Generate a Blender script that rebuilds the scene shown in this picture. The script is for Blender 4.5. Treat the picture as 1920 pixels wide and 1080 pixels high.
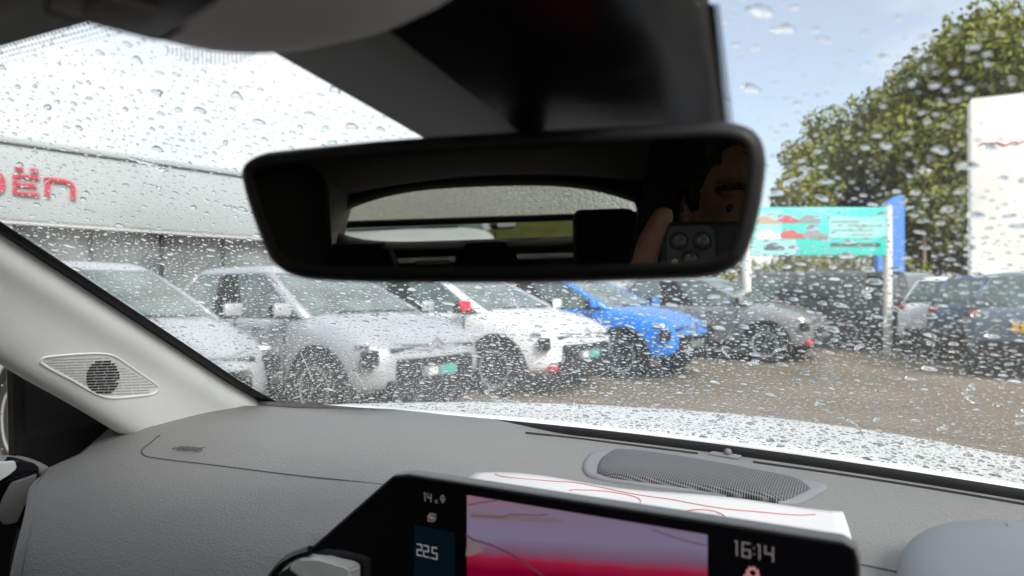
import bpy, bmesh, math, random
import numpy as np
from mathutils import Vector, Matrix
from mathutils.bvhtree import BVHTree

R = math.radians
rnd = random.Random(7)
for o in list(bpy.data.objects):
    bpy.data.objects.remove(o, do_unlink=True)
SC = bpy.context.scene
COL = SC.collection

# ------------------------------------------------------------------ camera
# world: x = to the right of the car we sit in, y = its forward, z = up
CAM = Vector((0.143, 0.0, 1.28))
YAW = R(28.0)
FW = Vector((-math.sin(YAW), math.cos(YAW), 0))
RT = Vector((math.cos(YAW), math.sin(YAW), 0))
UP = Vector((0, 0, 1))
cd = bpy.data.cameras.new('camera')
cam = bpy.data.objects.new('camera', cd)
COL.objects.link(cam)
cam.location = CAM
cam.rotation_euler = (R(90.22), 0, YAW)
cd.sensor_width = 36.0
cd.lens = 24.0
cd.clip_start = 0.002
cd.clip_end = 3000
cd.dof.use_dof = True
cd.dof.focus_distance = 0.77
cd.dof.aperture_fstop = 6.3
SC.camera = cam

# ------------------------------------------------------------------ sky + sun
SUN_AZ = R(124)      # compass angle from +y, clockwise positive
SUN_EL = R(36)
world = bpy.data.worlds.new('World')
SC.world = world
world.use_nodes = True
wn, wl = world.node_tree.nodes, world.node_tree.links
wn.clear()
sky = wn.new('ShaderNodeTexSky')
sky.sky_type = 'NISHITA'
sky.sun_disc = False
sky.sun_elevation = SUN_EL
sky.sun_rotation = SUN_AZ
sky.air_density = 1.0
sky.dust_density = 1.4
sky.ozone_density = 1.0
tc = wn.new('ShaderNodeTexCoord')
mp = wn.new('ShaderNodeMapping')
mp.inputs['Scale'].default_value = (1.0, 1.0, 2.2)
mp.inputs['Location'].default_value = (11.185, 12.4025, 18.8124)
nz = wn.new('ShaderNodeTexNoise')
nz.inputs['Scale'].default_value = 1.5
nz.inputs['Detail'].default_value = 7
nz.inputs['Roughness'].default_value = 0.52
cr = wn.new('ShaderNodeValToRGB')
cr.color_ramp.elements[0].position = 0.40
cr.color_ramp.elements[1].position = 0.66
cr.color_ramp.elements[0].color = (.29, .29, .29, 1)      # thin high veil everywhere
mx = wn.new('ShaderNodeMixRGB')
mx.inputs[2].default_value = (6.5, 6.45, 6.35, 1)
bg = wn.new('ShaderNodeBackground')
bg.inputs['Strength'].default_value = 0.08
out = wn.new('ShaderNodeOutputWorld')
wl.new(tc.outputs['Generated'], mp.inputs['Vector'])
wl.new(mp.outputs['Vector'], nz.inputs['Vector'])
wl.new(nz.outputs['Fac'], cr.inputs['Fac'])
wl.new(cr.outputs['Color'], mx.inputs['Fac'])
wl.new(sky.outputs['Color'], mx.inputs[1])
wl.new(mx.outputs['Color'], bg.inputs['Color'])
wl.new(bg.outputs['Background'], out.inputs['Surface'])
ld = bpy.data.lights.new('sun', 'SUN')
ld.energy = 2.1
ld.angle = R(25)
ld.color = (1.0, 0.965, 0.915)
sun = bpy.data.objects.new('sun', ld)
COL.objects.link(sun)
sdir = Vector((math.sin(SUN_AZ) * math.cos(SUN_EL), math.cos(SUN_AZ) * math.cos(SUN_EL), math.sin(SUN_EL)))
sun.rotation_euler = sdir.to_track_quat('Z', 'Y').to_euler()
sun.location = (0, 0, 30)
SC.view_settings.view_transform = 'Standard'
SC.view_settings.look = 'None'
SC.view_settings.exposure = 1.38
SC.view_settings.gamma = 1.0
SC.view_settings.use_curve_mapping = False
SC.render.engine = 'CYCLES'
cy = SC.cycles
cy.max_bounces = 14
cy.diffuse_bounces = 4
cy.glossy_bounces = 5
cy.transmission_bounces = 10
cy.transparent_max_bounces = 24
cy.sample_clamp_indirect = 6.0
cy.use_denoising = True

# ------------------------------------------------------------------ materials
MATS = {}
def mat(name, col, rough=0.6, metal=0.0, spec=0.5, bump=None, var=None, coat=0.0, emit=None, estr=1.0, alpha=None):
    """col linear rgb; bump=(scale,strength,kind); var=(scale,amount) colour mottling"""
    if name in MATS:
        return MATS[name]
    m = bpy.data.materials.new(name)
    m.use_nodes = True
    n, l = m.node_tree.nodes, m.node_tree.links
    b = n['Principled BSDF']
    b.inputs['Base Color'].default_value = (*col, 1)
    b.inputs['Roughness'].default_value = rough
    b.inputs['Metallic'].default_value = metal
    b.inputs['Specular IOR Level'].default_value = spec
    b.inputs['Coat Weight'].default_value = coat
    b.inputs['Coat Roughness'].default_value = 0.05
    if emit:
        b.inputs['Emission Color'].default_value = (*emit, 1)
        b.inputs['Emission Strength'].default_value = estr
    co = n.new('ShaderNodeTexCoord')
    if var:
        t = n.new('ShaderNodeTexNoise')
        t.inputs['Scale'].default_value = var[0]
        t.inputs['Detail'].default_value = 6
        rp = n.new('ShaderNodeMapRange')
        rp.inputs['From Min'].default_value = 0.3
        rp.inputs['From Max'].default_value = 0.7
        rp.inputs['To Min'].default_value = 1 - var[1]
        rp.inputs['To Max'].default_value = 1 + var[1]
        vm = n.new('ShaderNodeVectorMath')
        vm.operation = 'SCALE'
        vm.inputs[0].default_value = col
        l.new(co.outputs['Object'], t.inputs['Vector'])
        l.new(t.outputs['Fac'], rp.inputs['Value'])
        l.new(rp.outputs['Result'], vm.inputs['Scale'])
        l.new(vm.outputs['Vector'], b.inputs['Base Color'])
        rr = n.new('ShaderNodeMapRange')
        rr.inputs['To Min'].default_value = max(0.02, rough - 0.12)
        rr.inputs['To Max'].default_value = min(1, rough + 0.12)
        l.new(t.outputs['Fac'], rr.inputs['Value'])
        l.new(rr.outputs['Result'], b.inputs['Roughness'])
    if bump:
        kind = bump[2] if len(bump) > 2 else 'noise'
        if kind == 'noise':
            t = n.new('ShaderNodeTexNoise')
            t.inputs['Detail'].default_value = 4
            o_ = t.outputs['Fac']
        else:
            t = n.new('ShaderNodeTexVoronoi')
            o_ = t.outputs['Distance']
        t.inputs['Scale'].default_value = bump[0]
        bp = n.new('ShaderNodeBump')
        bp.inputs['Strength'].default_value = bump[1]
        bp.inputs['Distance'].default_value = bump[3] if len(bump) > 3 else 0.002
        l.new(co.outputs['Object'], t.inputs['Vector'])
        l.new(o_, bp.inputs['Height'])
        l.new(bp.outputs['Normal'], b.inputs['Normal'])
    MATS[name] = m
    return m

def pane_mat(name, tint=(0.97, 0.985, 0.98), ior=1.45, scale=1.0, film=0.0):
    """thin clear glass: lets light straight through, mirrors by Fresnel"""
    m = bpy.data.materials.new(name)
    m.use_nodes = True
    n, l = m.node_tree.nodes, m.node_tree.links
    n.clear()
    o = n.new('ShaderNodeOutputMaterial')
    mx = n.new('ShaderNodeMixShader')
    tr = n.new('ShaderNodeBsdfTransparent')
    tr.inputs['Color'].default_value = (*tint, 1)
    gl = n.new('ShaderNodeBsdfGlossy')
    gl.inputs['Roughness'].default_value = 0.0
    gl.inputs['Color'].default_value = (scale, scale, scale, 1)
    lw = n.new('ShaderNodeLayerWeight')
    lw.inputs['Blend'].default_value = 0.5
    pw = n.new('ShaderNodeMath'); pw.operation = 'POWER'; pw.inputs[1].default_value = 5.0
    ma = n.new('ShaderNodeMath'); ma.operation = 'MULTIPLY_ADD'; ma.inputs[1].default_value = 0.95; ma.inputs[2].default_value = ((ior - 1) / (ior + 1)) ** 2
    l.new(lw.outputs['Facing'], pw.inputs[0])
    l.new(pw.outputs[0], ma.inputs[0])
    l.new(ma.outputs[0], mx.inputs['Fac'])
    l.new(tr.outputs['BSDF'], mx.inputs[1])
    l.new(gl.outputs['BSDF'], mx.inputs[2])
    if film:      # grime on the glass scatters a little daylight
        tl = n.new('ShaderNodeBsdfTranslucent')
        tl.inputs['Color'].default_value = (.85, .85, .85, 1)
        m2 = n.new('ShaderNodeMixShader')
        m2.inputs['Fac'].default_value = film
        l.new(mx.outputs['Shader'], m2.inputs[1])
        l.new(tl.outputs['BSDF'], m2.inputs[2])
        l.new(m2.outputs['Shader'], o.inputs['Surface'])
    else:
        l.new(mx.outputs['Shader'], o.inputs['Surface'])
    MATS[name] = m
    return m

def water_mat(name):
    m = bpy.data.materials.new(name)
    m.use_nodes = True
    n, l = m.node_tree.nodes, m.node_tree.links
    n.clear()
    o = n.new('ShaderNodeOutputMaterial')
    g = n.new('ShaderNodeBsdfGlass')
    g.inputs['IOR'].default_value = 1.33
    g.inputs['Roughness'].default_value = 0.0
    l.new(g.outputs['BSDF'], o.inputs['Surface'])
    MATS[name] = m
    return m

def wet_glass_mat(name):
    """rear pane covered with fine beads: relief only, thin pane"""
    m = bpy.data.materials.new(name)
    m.use_nodes = True
    n, l = m.node_tree.nodes, m.node_tree.links
    n.clear()
    o = n.new('ShaderNodeOutputMaterial')
    rf = n.new('ShaderNodeBsdfRefraction')
    rf.inputs['IOR'].default_value = 1.33
    rf.inputs['Roughness'].default_value = 0.22
    co = n.new('ShaderNodeTexCoord')
    v = n.new('ShaderNodeTexVoronoi')
    v.inputs['Scale'].default_value = 95
    v.inputs['Randomness'].default_value = 1
    bp = n.new('ShaderNodeBump')
    bp.inputs['Strength'].default_value = 0.9
    bp.inputs['Distance'].default_value = 0.02
    l.new(co.outputs['Object'], v.inputs['Vector'])
    l.new(v.outputs['Distance'], bp.inputs['Height'])
    l.new(bp.outputs['Normal'], rf.inputs['Normal'])
    tr = n.new('ShaderNodeBsdfTranslucent')      # milky film of fine droplets
    tr.inputs['Color'].default_value = (.80, .80, .70, 1)
    mx = n.new('ShaderNodeMixShader')
    mx.inputs['Fac'].default_value = 0.2
    l.new(rf.outputs['BSDF'], mx.inputs[1])
    l.new(tr.outputs['BSDF'], mx.inputs[2])
    l.new(mx.outputs['Shader'], o.inputs['Surface'])
    MATS[name] = m
    return m

# ------------------------------------------------------------------ mesh helpers
def link(o, parent=None):
    COL.objects.link(o)
    if parent is not None:
        o.parent = parent
    return o

def tag(o, label=None, cat=None, group=None, kind=None):
    if label: o['label'] = label
    if cat: o['category'] = cat
    if group: o['group'] = group
    if kind: o['kind'] = kind
    return o

def empty(name, loc=(0, 0, 0), rz=0.0):
    o = bpy.data.objects.new(name, None)
    o.empty_display_size = 0.2
    COL.objects.link(o)
    o.location = loc
    o.rotation_euler = (0, 0, rz)
    return o

def from_bm(name, bm, m, parent=None, smooth=False, angle=None):
    bmesh.ops.recalc_face_normals(bm, faces=bm.faces)
    me = bpy.data.meshes.new(name)
    bm.to_mesh(me)
    bm.free()
    if smooth or angle:
        me.shade_smooth()
        if angle:
            me.set_sharp_from_angle(angle=R(angle))
    me.materials.append(m)
    return link(bpy.data.objects.new(name, me), parent)

def from_py(name, V, F, m, parent=None, smooth=False, angle=None):
    bm = bmesh.new()
    vs = [bm.verts.new(v) for v in V]
    for f in F:
        try:
            bm.faces.new([vs[i] for i in f])
        except ValueError:
            pass
    return from_bm(name, bm, m, parent, smooth, angle)

def bm_box(bm, c, s, rot=None, bev=0.0, seg=2):
    mtx = Matrix.Translation(Vector(c))
    if rot is not None:
        mtx = mtx @ rot
    g = bmesh.ops.create_cube(bm, size=1.0, matrix=mtx @ Matrix.Diagonal((s[0], s[1], s[2], 1)))
    if bev > 0:
        es = list({e for v in g['verts'] for e in v.link_edges})
        bmesh.ops.bevel(bm, geom=es, offset=bev, segments=seg, affect='EDGES', profile=0.5)

def box(name, c, s, m, parent=None, rot=None, bev=0.0, seg=2):
    bm = bmesh.new()
    bm_box(bm, c, s, rot, bev, seg)
    return from_bm(name, bm, m, parent, angle=35 if bev else None)

def bm_tube(bm, pts, rad, sides=6, caps=True):
    pts = [Vector(p) for p in pts]
    rings = []
    for i, p in enumerate(pts):
        t = (pts[min(i + 1, len(pts) - 1)] - pts[max(i - 1, 0)]).normalized()
        a = t.orthogonal().normalized() if i == 0 else (ra - t * ra.dot(t)).normalized()
        ra = a
        b = t.cross(a)
        rr = rad[i] if isinstance(rad, (list, tuple)) else rad
        rings.append([bm.verts.new(p + (a * math.cos(k * 2 * math.pi / sides) + b * math.sin(k * 2 * math.pi / sides)) * rr) for k in range(sides)])
    for i in range(len(rings) - 1):
        for k in range(sides):
            bm.faces.new([rings[i][k], rings[i][(k + 1) % sides], rings[i + 1][(k + 1) % sides], rings[i + 1][k]])
    if caps:
        bm.faces.new(rings[0][::-1])
        bm.faces.new(rings[-1])

def tube(name, pts, rad, m, parent=None, sides=6):
    bm = bmesh.new()
    bm_tube(bm, pts, rad, sides)
    return from_bm(name, bm, m, parent, angle=40)

def bm_lathe(bm, prof, axis_m, seg=24):
    """prof list of (radius, height) about local z, transformed by axis_m"""
    rings = []
    for (rr, h) in prof:
        rings.append([bm.verts.new(axis_m @ Vector((rr * math.cos(2 * math.pi * k / seg), rr * math.sin(2 * math.pi * k / seg), h))) for k in range(seg)])
    for i in range(len(rings) - 1):
        for k in range(seg):
            bm.faces.new([rings[i][k], rings[i][(k + 1) % seg], rings[i + 1][(k + 1) % seg], rings[i + 1][k]])
    bm.faces.new(rings[0][::-1])
    bm.faces.new(rings[-1])

def loft(name, rings, m, parent=None, closed_ring=False, caps=False, smooth=True, angle=None, sub=0, thick=0.0):
    """rings: list of equal-length point lists"""
    bm = bmesh.new()
    vs = [[bm.verts.new(p) for p in r] for r in rings]
    n = len(rings[0])
    for i in range(len(vs) - 1):
        for k in range(n if closed_ring else n - 1):
            k2 = (k + 1) % n
            try:
                bm.faces.new([vs[i][k], vs[i][k2], vs[i + 1][k2], vs[i + 1][k]])
            except ValueError:
                pass
    if caps:
        bm.faces.new(vs[0][::-1])
        bm.faces.new(vs[-1])
    o = from_bm(name, bm, m, parent, smooth=smooth, angle=angle)
    if thick:
        md = o.modifiers.new('thickness', 'SOLIDIFY')
        md.thickness = thick
        md.offset = 0
    if sub:
        md = o.modifiers.new('smooth', 'SUBSURF')
        md.levels = sub
        md.render_levels = sub
    return o

def catmull(pts, n):
    pts = [Vector(p) for p in pts]
    P = [pts[0] * 2 - pts[1]] + pts + [pts[-1] * 2 - pts[-2]]
    res = []
    segs = len(pts) - 1
    for i in range(n):
        t = i / (n - 1) * segs
        k = min(int(t), segs - 1)
        u = t - k
        a, b, c, d = P[k:k + 4]
        res.append(0.5 * ((2 * b) + (c - a) * u + (2 * a - 5 * b + 4 * c - d) * u * u + (3 * b - a - 3 * c + d) * u ** 3))
    return res

def text_mesh(name, s, size, m, mtx, parent=None, depth=0.0, align='CENTER'):
    cu = bpy.data.curves.new(name, 'FONT')
    cu.body = s
    cu.size = size
    cu.extrude = depth
    cu.align_x = align
    cu.align_y = 'CENTER'
    cu.resolution_u = 3
    tmp = bpy.data.objects.new(name + '_tmp', cu)
    COL.objects.link(tmp)
    dg = bpy.context.evaluated_depsgraph_get()
    me = bpy.data.meshes.new_from_object(tmp.evaluated_get(dg))
    bpy.data.objects.remove(tmp, do_unlink=True)
    bpy.data.curves.remove(cu)
    me.transform(mtx)
    me.materials.clear()
    me.materials.append(m)
    o = bpy.data.objects.new(name, me)
    return link(o, parent)

def ray(u, v):
    """viewing direction through a point of the photograph, used to survey positions"""
    return FW + RT * ((u - 960) / 1280) + UP * ((545 - v) / 1280)

def on_y(u, v, y):
    d = ray(u, v)
    return CAM + d * ((y - CAM.y) / d.y)
def on_x(u, v, x):
    d = ray(u, v)
    return CAM + d * ((x - CAM.x) / d.x)
def on_z(u, v, z):
    d = ray(u, v)
    return CAM + d * ((z - CAM.z) / d.z)

def ground(lat, dep, z=0.0):
    p = CAM + RT * lat + FW * dep
    return Vector((p.x, p.y, z))
def head_rot(az):
    """rotation about z so that local +x points az degrees clockwise from the view axis"""
    a = R(az)
    d = RT * math.sin(a) + FW * math.cos(a)
    return math.atan2(d.y, d.x)
def smoothstep(a, b, x):
    t = min(1, max(0, (x - a) / (b - a)))
    return t * t * (3 - 2 * t)
# ================================================================== OUTSIDE
# ------------------------------------------------------------------ ground
M_ASPH = mat('wet_asphalt', (0.185, 0.142, 0.098), rough=0.75, spec=.25, var=(0.5, 0.28), bump=(60, 0.35, 'noise', 0.01))
gm = bmesh.new()
bmesh.ops.create_grid(gm, x_segments=8, y_segments=8, size=900)
g = from_bm('ground', gm, M_ASPH)
tag(g, kind='structure')

# ------------------------------------------------------------------ dealership
M_FASC = mat('fascia_white', (0.37, 0.405, 0.42), rough=0.5, var=(0.6, 0.05))
M_GLZ = mat('showroom_glass', (0.15, 0.165, 0.175), rough=0.12, spec=0.5, var=(0.8, 0.5))
M_COLU = mat('column_white', (0.62, 0.62, 0.64), rough=0.6)
M_RED = mat('letter_red', (0.50, 0.02, 0.05), rough=0.35)
M_DARK = mat('dark_frame', (0.035, 0.035, 0.04), rough=0.5)
BA = 37.8
b0 = ground(-10.0, 17.0)
bd = (RT * math.sin(R(BA)) + FW * math.cos(R(BA)))      # along the facade
bn = (RT * math.cos(R(BA)) - FW * math.sin(R(BA)))      # towards us
bmx = Matrix((( bd.x, -bn.x, 0, b0.x), (bd.y, -bn.y, 0, b0.y), (0, 0, 1, 0), (0, 0, 0, 1)))   # local x along, local -y towards us
bld = empty('dealership_building')
bld.matrix_world = bmx
tag(bld, 'low white dealership building with red letters on its fascia', 'building')
FB, FT = 2.86, 4.62
S0, S1 = -14.0, 15.0
box('wall', ((S0 + S1) / 2, 6.35, 2.25), (S1 - S0, 12.0, 4.3), M_FASC, bld)
# fascia: long panels with a shadow gap, one per bay
nb = 1
bw = (S1 - S0) / nb
for i in range(nb):
    box('fascia_panel', (S0 + bw * (i + .5), 0.0, (FB + FT) / 2 - 0.06), (bw - 0.008, 0.5, FT - FB - .12), M_FASC, bld, bev=0.02)
box('roof_edge', ((S0 + S1) / 2, 0.05, FT), (S1 - S0 + .2, 0.75, 0.14), M_FASC, bld, bev=0.02)
box('soffit', ((S0 + S1) / 2, 0.1, FB - 0.04), (S1 - S0, 0.6, 0.08), M_COLU, bld)
# glazing between white columns
cols = [-11.2, -5.9, -2.35, 5.1, 9.2, 13.4]
for cx in cols:
    box('column', (cx, 0.08, FB / 2 - .05), (0.55, 0.34, FB - .1), M_COLU, bld, bev=0.02)
edges = [S0] + cols + [S1]
for i in range(len(edges) - 1):
    a, b = edges[i] + (.28 if i else 0), edges[i + 1] - (.28 if i < len(edges) - 2 else 0)
    k = max(1, round((b - a) / 1.8))
    w = (b - a) / k
    for j in range(k):
        box('glass_pane', (a + w * (j + .5), 0.30, FB / 2 - .04), (w - .07, 0.03, FB - .1), M_GLZ, bld)
        if j:
            box('mullion', (a + w * j, 0.27, FB / 2 - .04), (0.07, 0.10, FB - .1), M_DARK, bld)

XS = 1.5
def letter(name, strokes, x0, z0, h, th=0.19, dep=0.08):
    """strokes: list of polylines in unit letter space; flat-faced bars swept along them"""
    bm = bmesh.new()
    for st in strokes:
        pts = [Vector((x0 + p[0] * h * XS, 0, z0 + p[1] * h)) for p in st]
        L, Rr = [], []
        for i, p in enumerate(pts):
            t = (pts[min(i + 1, len(pts) - 1)] - pts[max(i - 1, 0)]).normalized()
            nn = Vector((-t.z, 0, t.x))
            L.append(p + nn * th * h * .5)
            Rr.append(p - nn * th * h * .5)
        y0, y1 = -0.26, -0.26 - dep
        for i in range(len(pts) - 1):
            q = [L[i], L[i + 1], Rr[i + 1], Rr[i]]
            fr = [bm.verts.new((v.x, y1, v.z)) for v in q]
            bk = [bm.verts.new((v.x, y0, v.z)) for v in q]
            bm.faces.new(fr)
            for k in range(4):
                bm.faces.new([fr[k], fr[(k + 1) % 4], bk[(k + 1) % 4], bk[k]])
    return from_bm(name, bm, M_RED, bld)
def arc(cx, cz, rx, rz, a0, a1, n=12):
    return [(cx + rx * math.cos(R(a0 + (a1 - a0) * i / n)), cz + rz * math.sin(R(a0 + (a1 - a0) * i / n))) for i in range(n + 1)]
def sqring(w, h, n=20, e=3.2):
    r = []
    for i in range(n + 1):
        a = 2 * math.pi * i / n
        c, s = math.cos(a), math.sin(a)
        r.append((w / 2 + w / 2 * math.copysign(abs(c) ** (2 / e), c), h / 2 + h / 2 * math.copysign(abs(s) ** (2 / e), s)))
    return r
LH = 0.46
def fpos(u):
    """place along the facade seen at picture column u"""
    k = (u - 960) / 1280
    # (-10 + .613 s) = k (17 + .79 s)
    return (k * 17 + 10) / (math.sin(R(BA)) - k * math.cos(R(BA)))
lz = 3.42
xn = fpos(73)
letter('letter_n', [[(0.09, 0), (0.09, .92)], [(0.0, .9), (.5, .9)] + arc(.55, .62, .30, .28, 90, 0, 6) + [(.85, 0)]], xn, lz, LH)
xe = fpos(11)
letter('letter_e', [[(.78, .08), (.1, .08), (.1, .92), (.78, .92)], [(.1, .5), (.70, .5)], [(.12, 1.26), (.32, 1.26)], [(.54, 1.26), (.74, 1.26)]], xe, lz, LH)
xo = xe - LH * XS * 1.08
letter('letter_o', [[(p[0] * .95 + .0, p[1]) for p in sqring(.9, .95)]], xo, lz, LH)
xr = xo - LH * XS * 1.15
letter('letter_r', [[(.1, 0), (.1, .92)], [(0, .9), (.8, .9)]], xr, lz, LH)
xt = xr - LH * XS * 1.05
letter('letter_t', [[(.0, .92), (.8, .92)], [(.4, 0), (.4, 1.2)]], xt, lz, LH)
letter('letter_i', [[(.1, 0), (.1, .92)], [(.0, 1.2), (.2, 1.2)]], xt - LH * XS * .45, lz, LH)
letter('letter_c', [[(.85, .08), (.1, .08), (.1, .92), (.85, .92)]], xt - LH * XS * 1.65, lz, LH)

# ------------------------------------------------------------------ trees
M_BARK = mat('bark', (0.06, 0.045, 0.035), rough=0.9, var=(6, 0.4), bump=(25, 0.6, 'noise', 0.02))
def leaf_mat(name, c):
    m = bpy.data.materials.new(name)
    m.use_nodes = True
    n, l = m.node_tree.nodes, m.node_tree.links
    b = n['Principled BSDF']
    co = n.new('ShaderNodeTexCoord')
    t = n.new('ShaderNodeTexNoise')
    t.inputs['Scale'].default_value = 0.55
    t.inputs['Detail'].default_value = 5
    rp = n.new('ShaderNodeValToRGB')
    rp.color_ramp.elements[0].position = 0.3
    rp.color_ramp.elements[1].position = 0.7
    rp.color_ramp.elements[0].color = (c[0] * .65, c[1] * .75, c[2] * .9, 1)
    rp.color_ramp.elements[1].color = (c[0] * 1.15, c[1] * 1.12, c[2] * 1.0, 1)
    l.new(co.outputs['Object'], t.inputs['Vector'])
    l.new(t.outputs['Fac'], rp.inputs['Fac'])
    l.new(rp.outputs['Color'], b.inputs['Base Color'])
    b.inputs['Roughness'].default_value = 0.7
    b.inputs['Specular IOR Level'].default_value = 0.15
    MATS[name] = m
    return m
M_LEAF = leaf_mat('leaf_olive', (0.215, 0.222, 0.048))
M_LEAF2 = leaf_mat('leaf_hedge', (0.17, 0.165, 0.022))
M_LEAF3 = leaf_mat('leaf_dark', (0.05, 0.062, 0.026))

def leaves_mesh(name, clumps, m, parent, per, size, seed):
    """clumps: list of (centre, radius). leaf-sized quads spread in every clump's shell"""
    rg = np.random.default_rng(seed)
    C_, N = [], 0
    for (c, rad) in clumps:
        k = int(per * (rad ** 1.6))
        d = rg.normal(size=(k, 3))
        d /= np.linalg.norm(d, axis=1)[:, None]
        rr = rad * (0.45 + 0.6 * rg.random(k) ** 0.6)
        C_.append(np.array(c) + d * rr[:, None] * np.array([1, 1, .8]))
    P = np.concatenate(C_)
    k = len(P)
    a = rg.normal(size=(k, 3)); a /= np.linalg.norm(a, axis=1)[:, None]
    b = np.cross(a, rg.normal(size=(k, 3))); b /= np.linalg.norm(b, axis=1)[:, None]
    s = size * (0.6 + 0.8 * rg.random(k))[:, None]
    V = np.stack([P - a * s, P + b * s * .55, P + a * s, P - b * s * .55], 1).reshape(-1, 3)
    me = bpy.data.meshes.new(name)
    me.vertices.add(4 * k)
    me.vertices.foreach_set('co', V.astype(np.float32).ravel())
    me.loops.add(4 * k)
    me.loops.foreach_set('vertex_index', np.arange(4 * k, dtype=np.int32))
    me.polygons.add(k)
    me.polygons.foreach_set('loop_start', np.arange(0, 4 * k, 4, dtype=np.int32))
    me.update()
    me.validate()
    me.materials.append(m)
    return link(bpy.data.objects.new(name, me), parent)

def tree(label, base, H, rx, seed, m, trunk_r=0.28, nclump=70, per=170, size=0.17, low=0.25, group=None):
    rg = random.Random(seed)
    root = empty('broadleaf_tree', base)
    tag(root, label, 'tree', group)
    bm = bmesh.new()
    top = Vector((rg.uniform(-.3, .3), rg.uniform(-.3, .3), H * .8))
    bm_tube(bm, [Vector((0, 0, -.1)), Vector((.05, 0, H * .2)), top * .6, top], [trunk_r * 1.2, trunk_r, trunk_r * .6, .05], 9)
    cl = []
    for i in range(nclump):
        a = rg.uniform(0, 2 * math.pi)
        hz = low + (1 - low) * rg.random() ** .85
        # egg-shaped envelope
        t = (hz - low) / (1 - low)
        env = rx * math.sqrt(max(0.03, 1 - (2 * t - .85) ** 2 / 1.45)) * rg.uniform(.35, 1.0) ** .55
        c = Vector((env * math.cos(a), env * math.sin(a), hz * H * .95))
        cl.append((c, rx * rg.uniform(.14, .27)))
        if i % 3 == 0:
            s = top * rg.uniform(.35, .85)
            bm_tube(bm, [s, (s + c) / 2 + Vector((0, 0, .3)), c], [trunk_r * .3, trunk_r * .2, .03], 5)
    from_bm('trunk', bm, M_BARK, root, smooth=True)
    leaves_mesh('crown', cl, m, root, per, size, seed)
    return root

TG = 'trees behind the car park'
tree('tall olive-green tree rising beside the white tower sign', ground(20.0, 27.5), 12.0, 5.9, 3, M_LEAF, nclump=150, per=250, size=.125, group=TG)
tree('lower olive tree on the sloping left flank of the tree mass, above the teal billboard', ground(15.3, 29), 9.4, 4.3, 5, M_LEAF, nclump=90, per=260, size=.12, low=.12, group=TG)
tree('dark tree between the blue totem and the white tower sign', ground(18.0, 32), 8.5, 4.6, 8, M_LEAF3, nclump=80, per=240, size=.17, low=.05, group=TG)
tree('tree at the right edge of the view behind the white tower sign', ground(25.5, 30), 11.5, 5.0, 9, M_LEAF, nclump=80, per=240, size=.17, low=.1, group=TG)

def hedge(label, a, b, h, w, m, seed, per=420, size=.10):
    root = empty('hedge', (a + b) / 2)
    tag(root, label, 'hedge')
    rg = random.Random(seed)
    L = (b - a).length
    d = (b - a).normalized()
    n = Vector((-d.y, d.x, 0))
    cl = []
    k = int(L / .45)
    for i in range(k):
        for zz in range(max(1, int(h / .6))):
            c = d * (L * ((i + rg.random()) / k - .5)) + n * rg.uniform(-w, w) * .4 + Vector((0, 0, .3 + zz * .6 + rg.uniform(-.15, .15)))
            cl.append((c, .42))
        if i % 3 == 0:
            q = d * (L * (i / k - .5))
            tube('stem', [q, q + Vector((0, 0, h * .8))], [.04, .02], M_BARK, root, sides=5)
    leaves_mesh('foliage', cl, m, root, per, size, seed)
    return root
hedge('clipped olive hedge below the teal billboard', ground(5.0, 24.0), ground(14.5, 24.5), 2.6, 1.0, M_LEAF2, 11, per=260, size=.13)

# ------------------------------------------------------------------ signs
M_WHITE = mat('sign_white', (0.78, 0.76, 0.70), rough=0.45, var=(0.8, .06))
M_TEAL = mat('billboard_teal', (0.012, 0.52, 0.44), rough=0.4)
M_TEALP = mat('billboard_pale', (0.26, 0.60, 0.55), rough=0.4)
M_BLUE = mat('totem_blue', (0.05, 0.20, 0.62), rough=0.4)
M_POST = mat('post_white', (0.68, 0.66, 0.62), rough=0.5)
M_PCAR = [mat('print_red', (.45, .05, .06)), mat('print_grey', (.22, .22, .24)), mat('print_orange', (.40, .26, .18)), mat('print_white', (.7, .7, .72)), mat('print_dark', (.05, .06, .07))]
bc = ground(6.13, 13.65)
bb = empty('billboard', bc, head_rot(90))            # local x runs to the right of the picture, -y faces us
tag(bb, 'teal billboard with printed cars on two white posts', 'billboard')
def pz(v, dep): return 1.28 + (545 - v) / 1280 * dep
zt, zb_ = pz(389, 13.65), pz(479, 13.65)
box('panel', (-0.02, 0, (zt + zb_) / 2), (2.72, 0.07, zt - zb_), M_TEAL, bb, bev=.008)
box('pale_field', (-.92, -0.040, zb_ + .16), (.90, 0.008, .30), mat('print_pale', (.24, .58, .53)), bb)
box('pale_field', (-1.06, -0.0385, zb_ + .62), (.62, 0.008, .58), mat('print_pale', (.24, .58, .53)), bb)
box('offer_field', (.75, -0.040, zt - .40), (1.12, 0.008, .42), M_TEALP, bb)
for (lx, lz2, lw) in [(.52, zt - .29, .55), (.9, zt - .37, .70), (.68, zt - .46, .8), (.85, zt - .55, .45)]:
    box('text_line', (lx, -0.046, lz2), (lw, 0.006, .045), mat('print_slate', (.20, .30, .30)), bb)
box('text_line', (.72, -0.040, zb_ + .21), (1.0, 0.006, .075), M_PCAR[4], bb)
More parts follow.
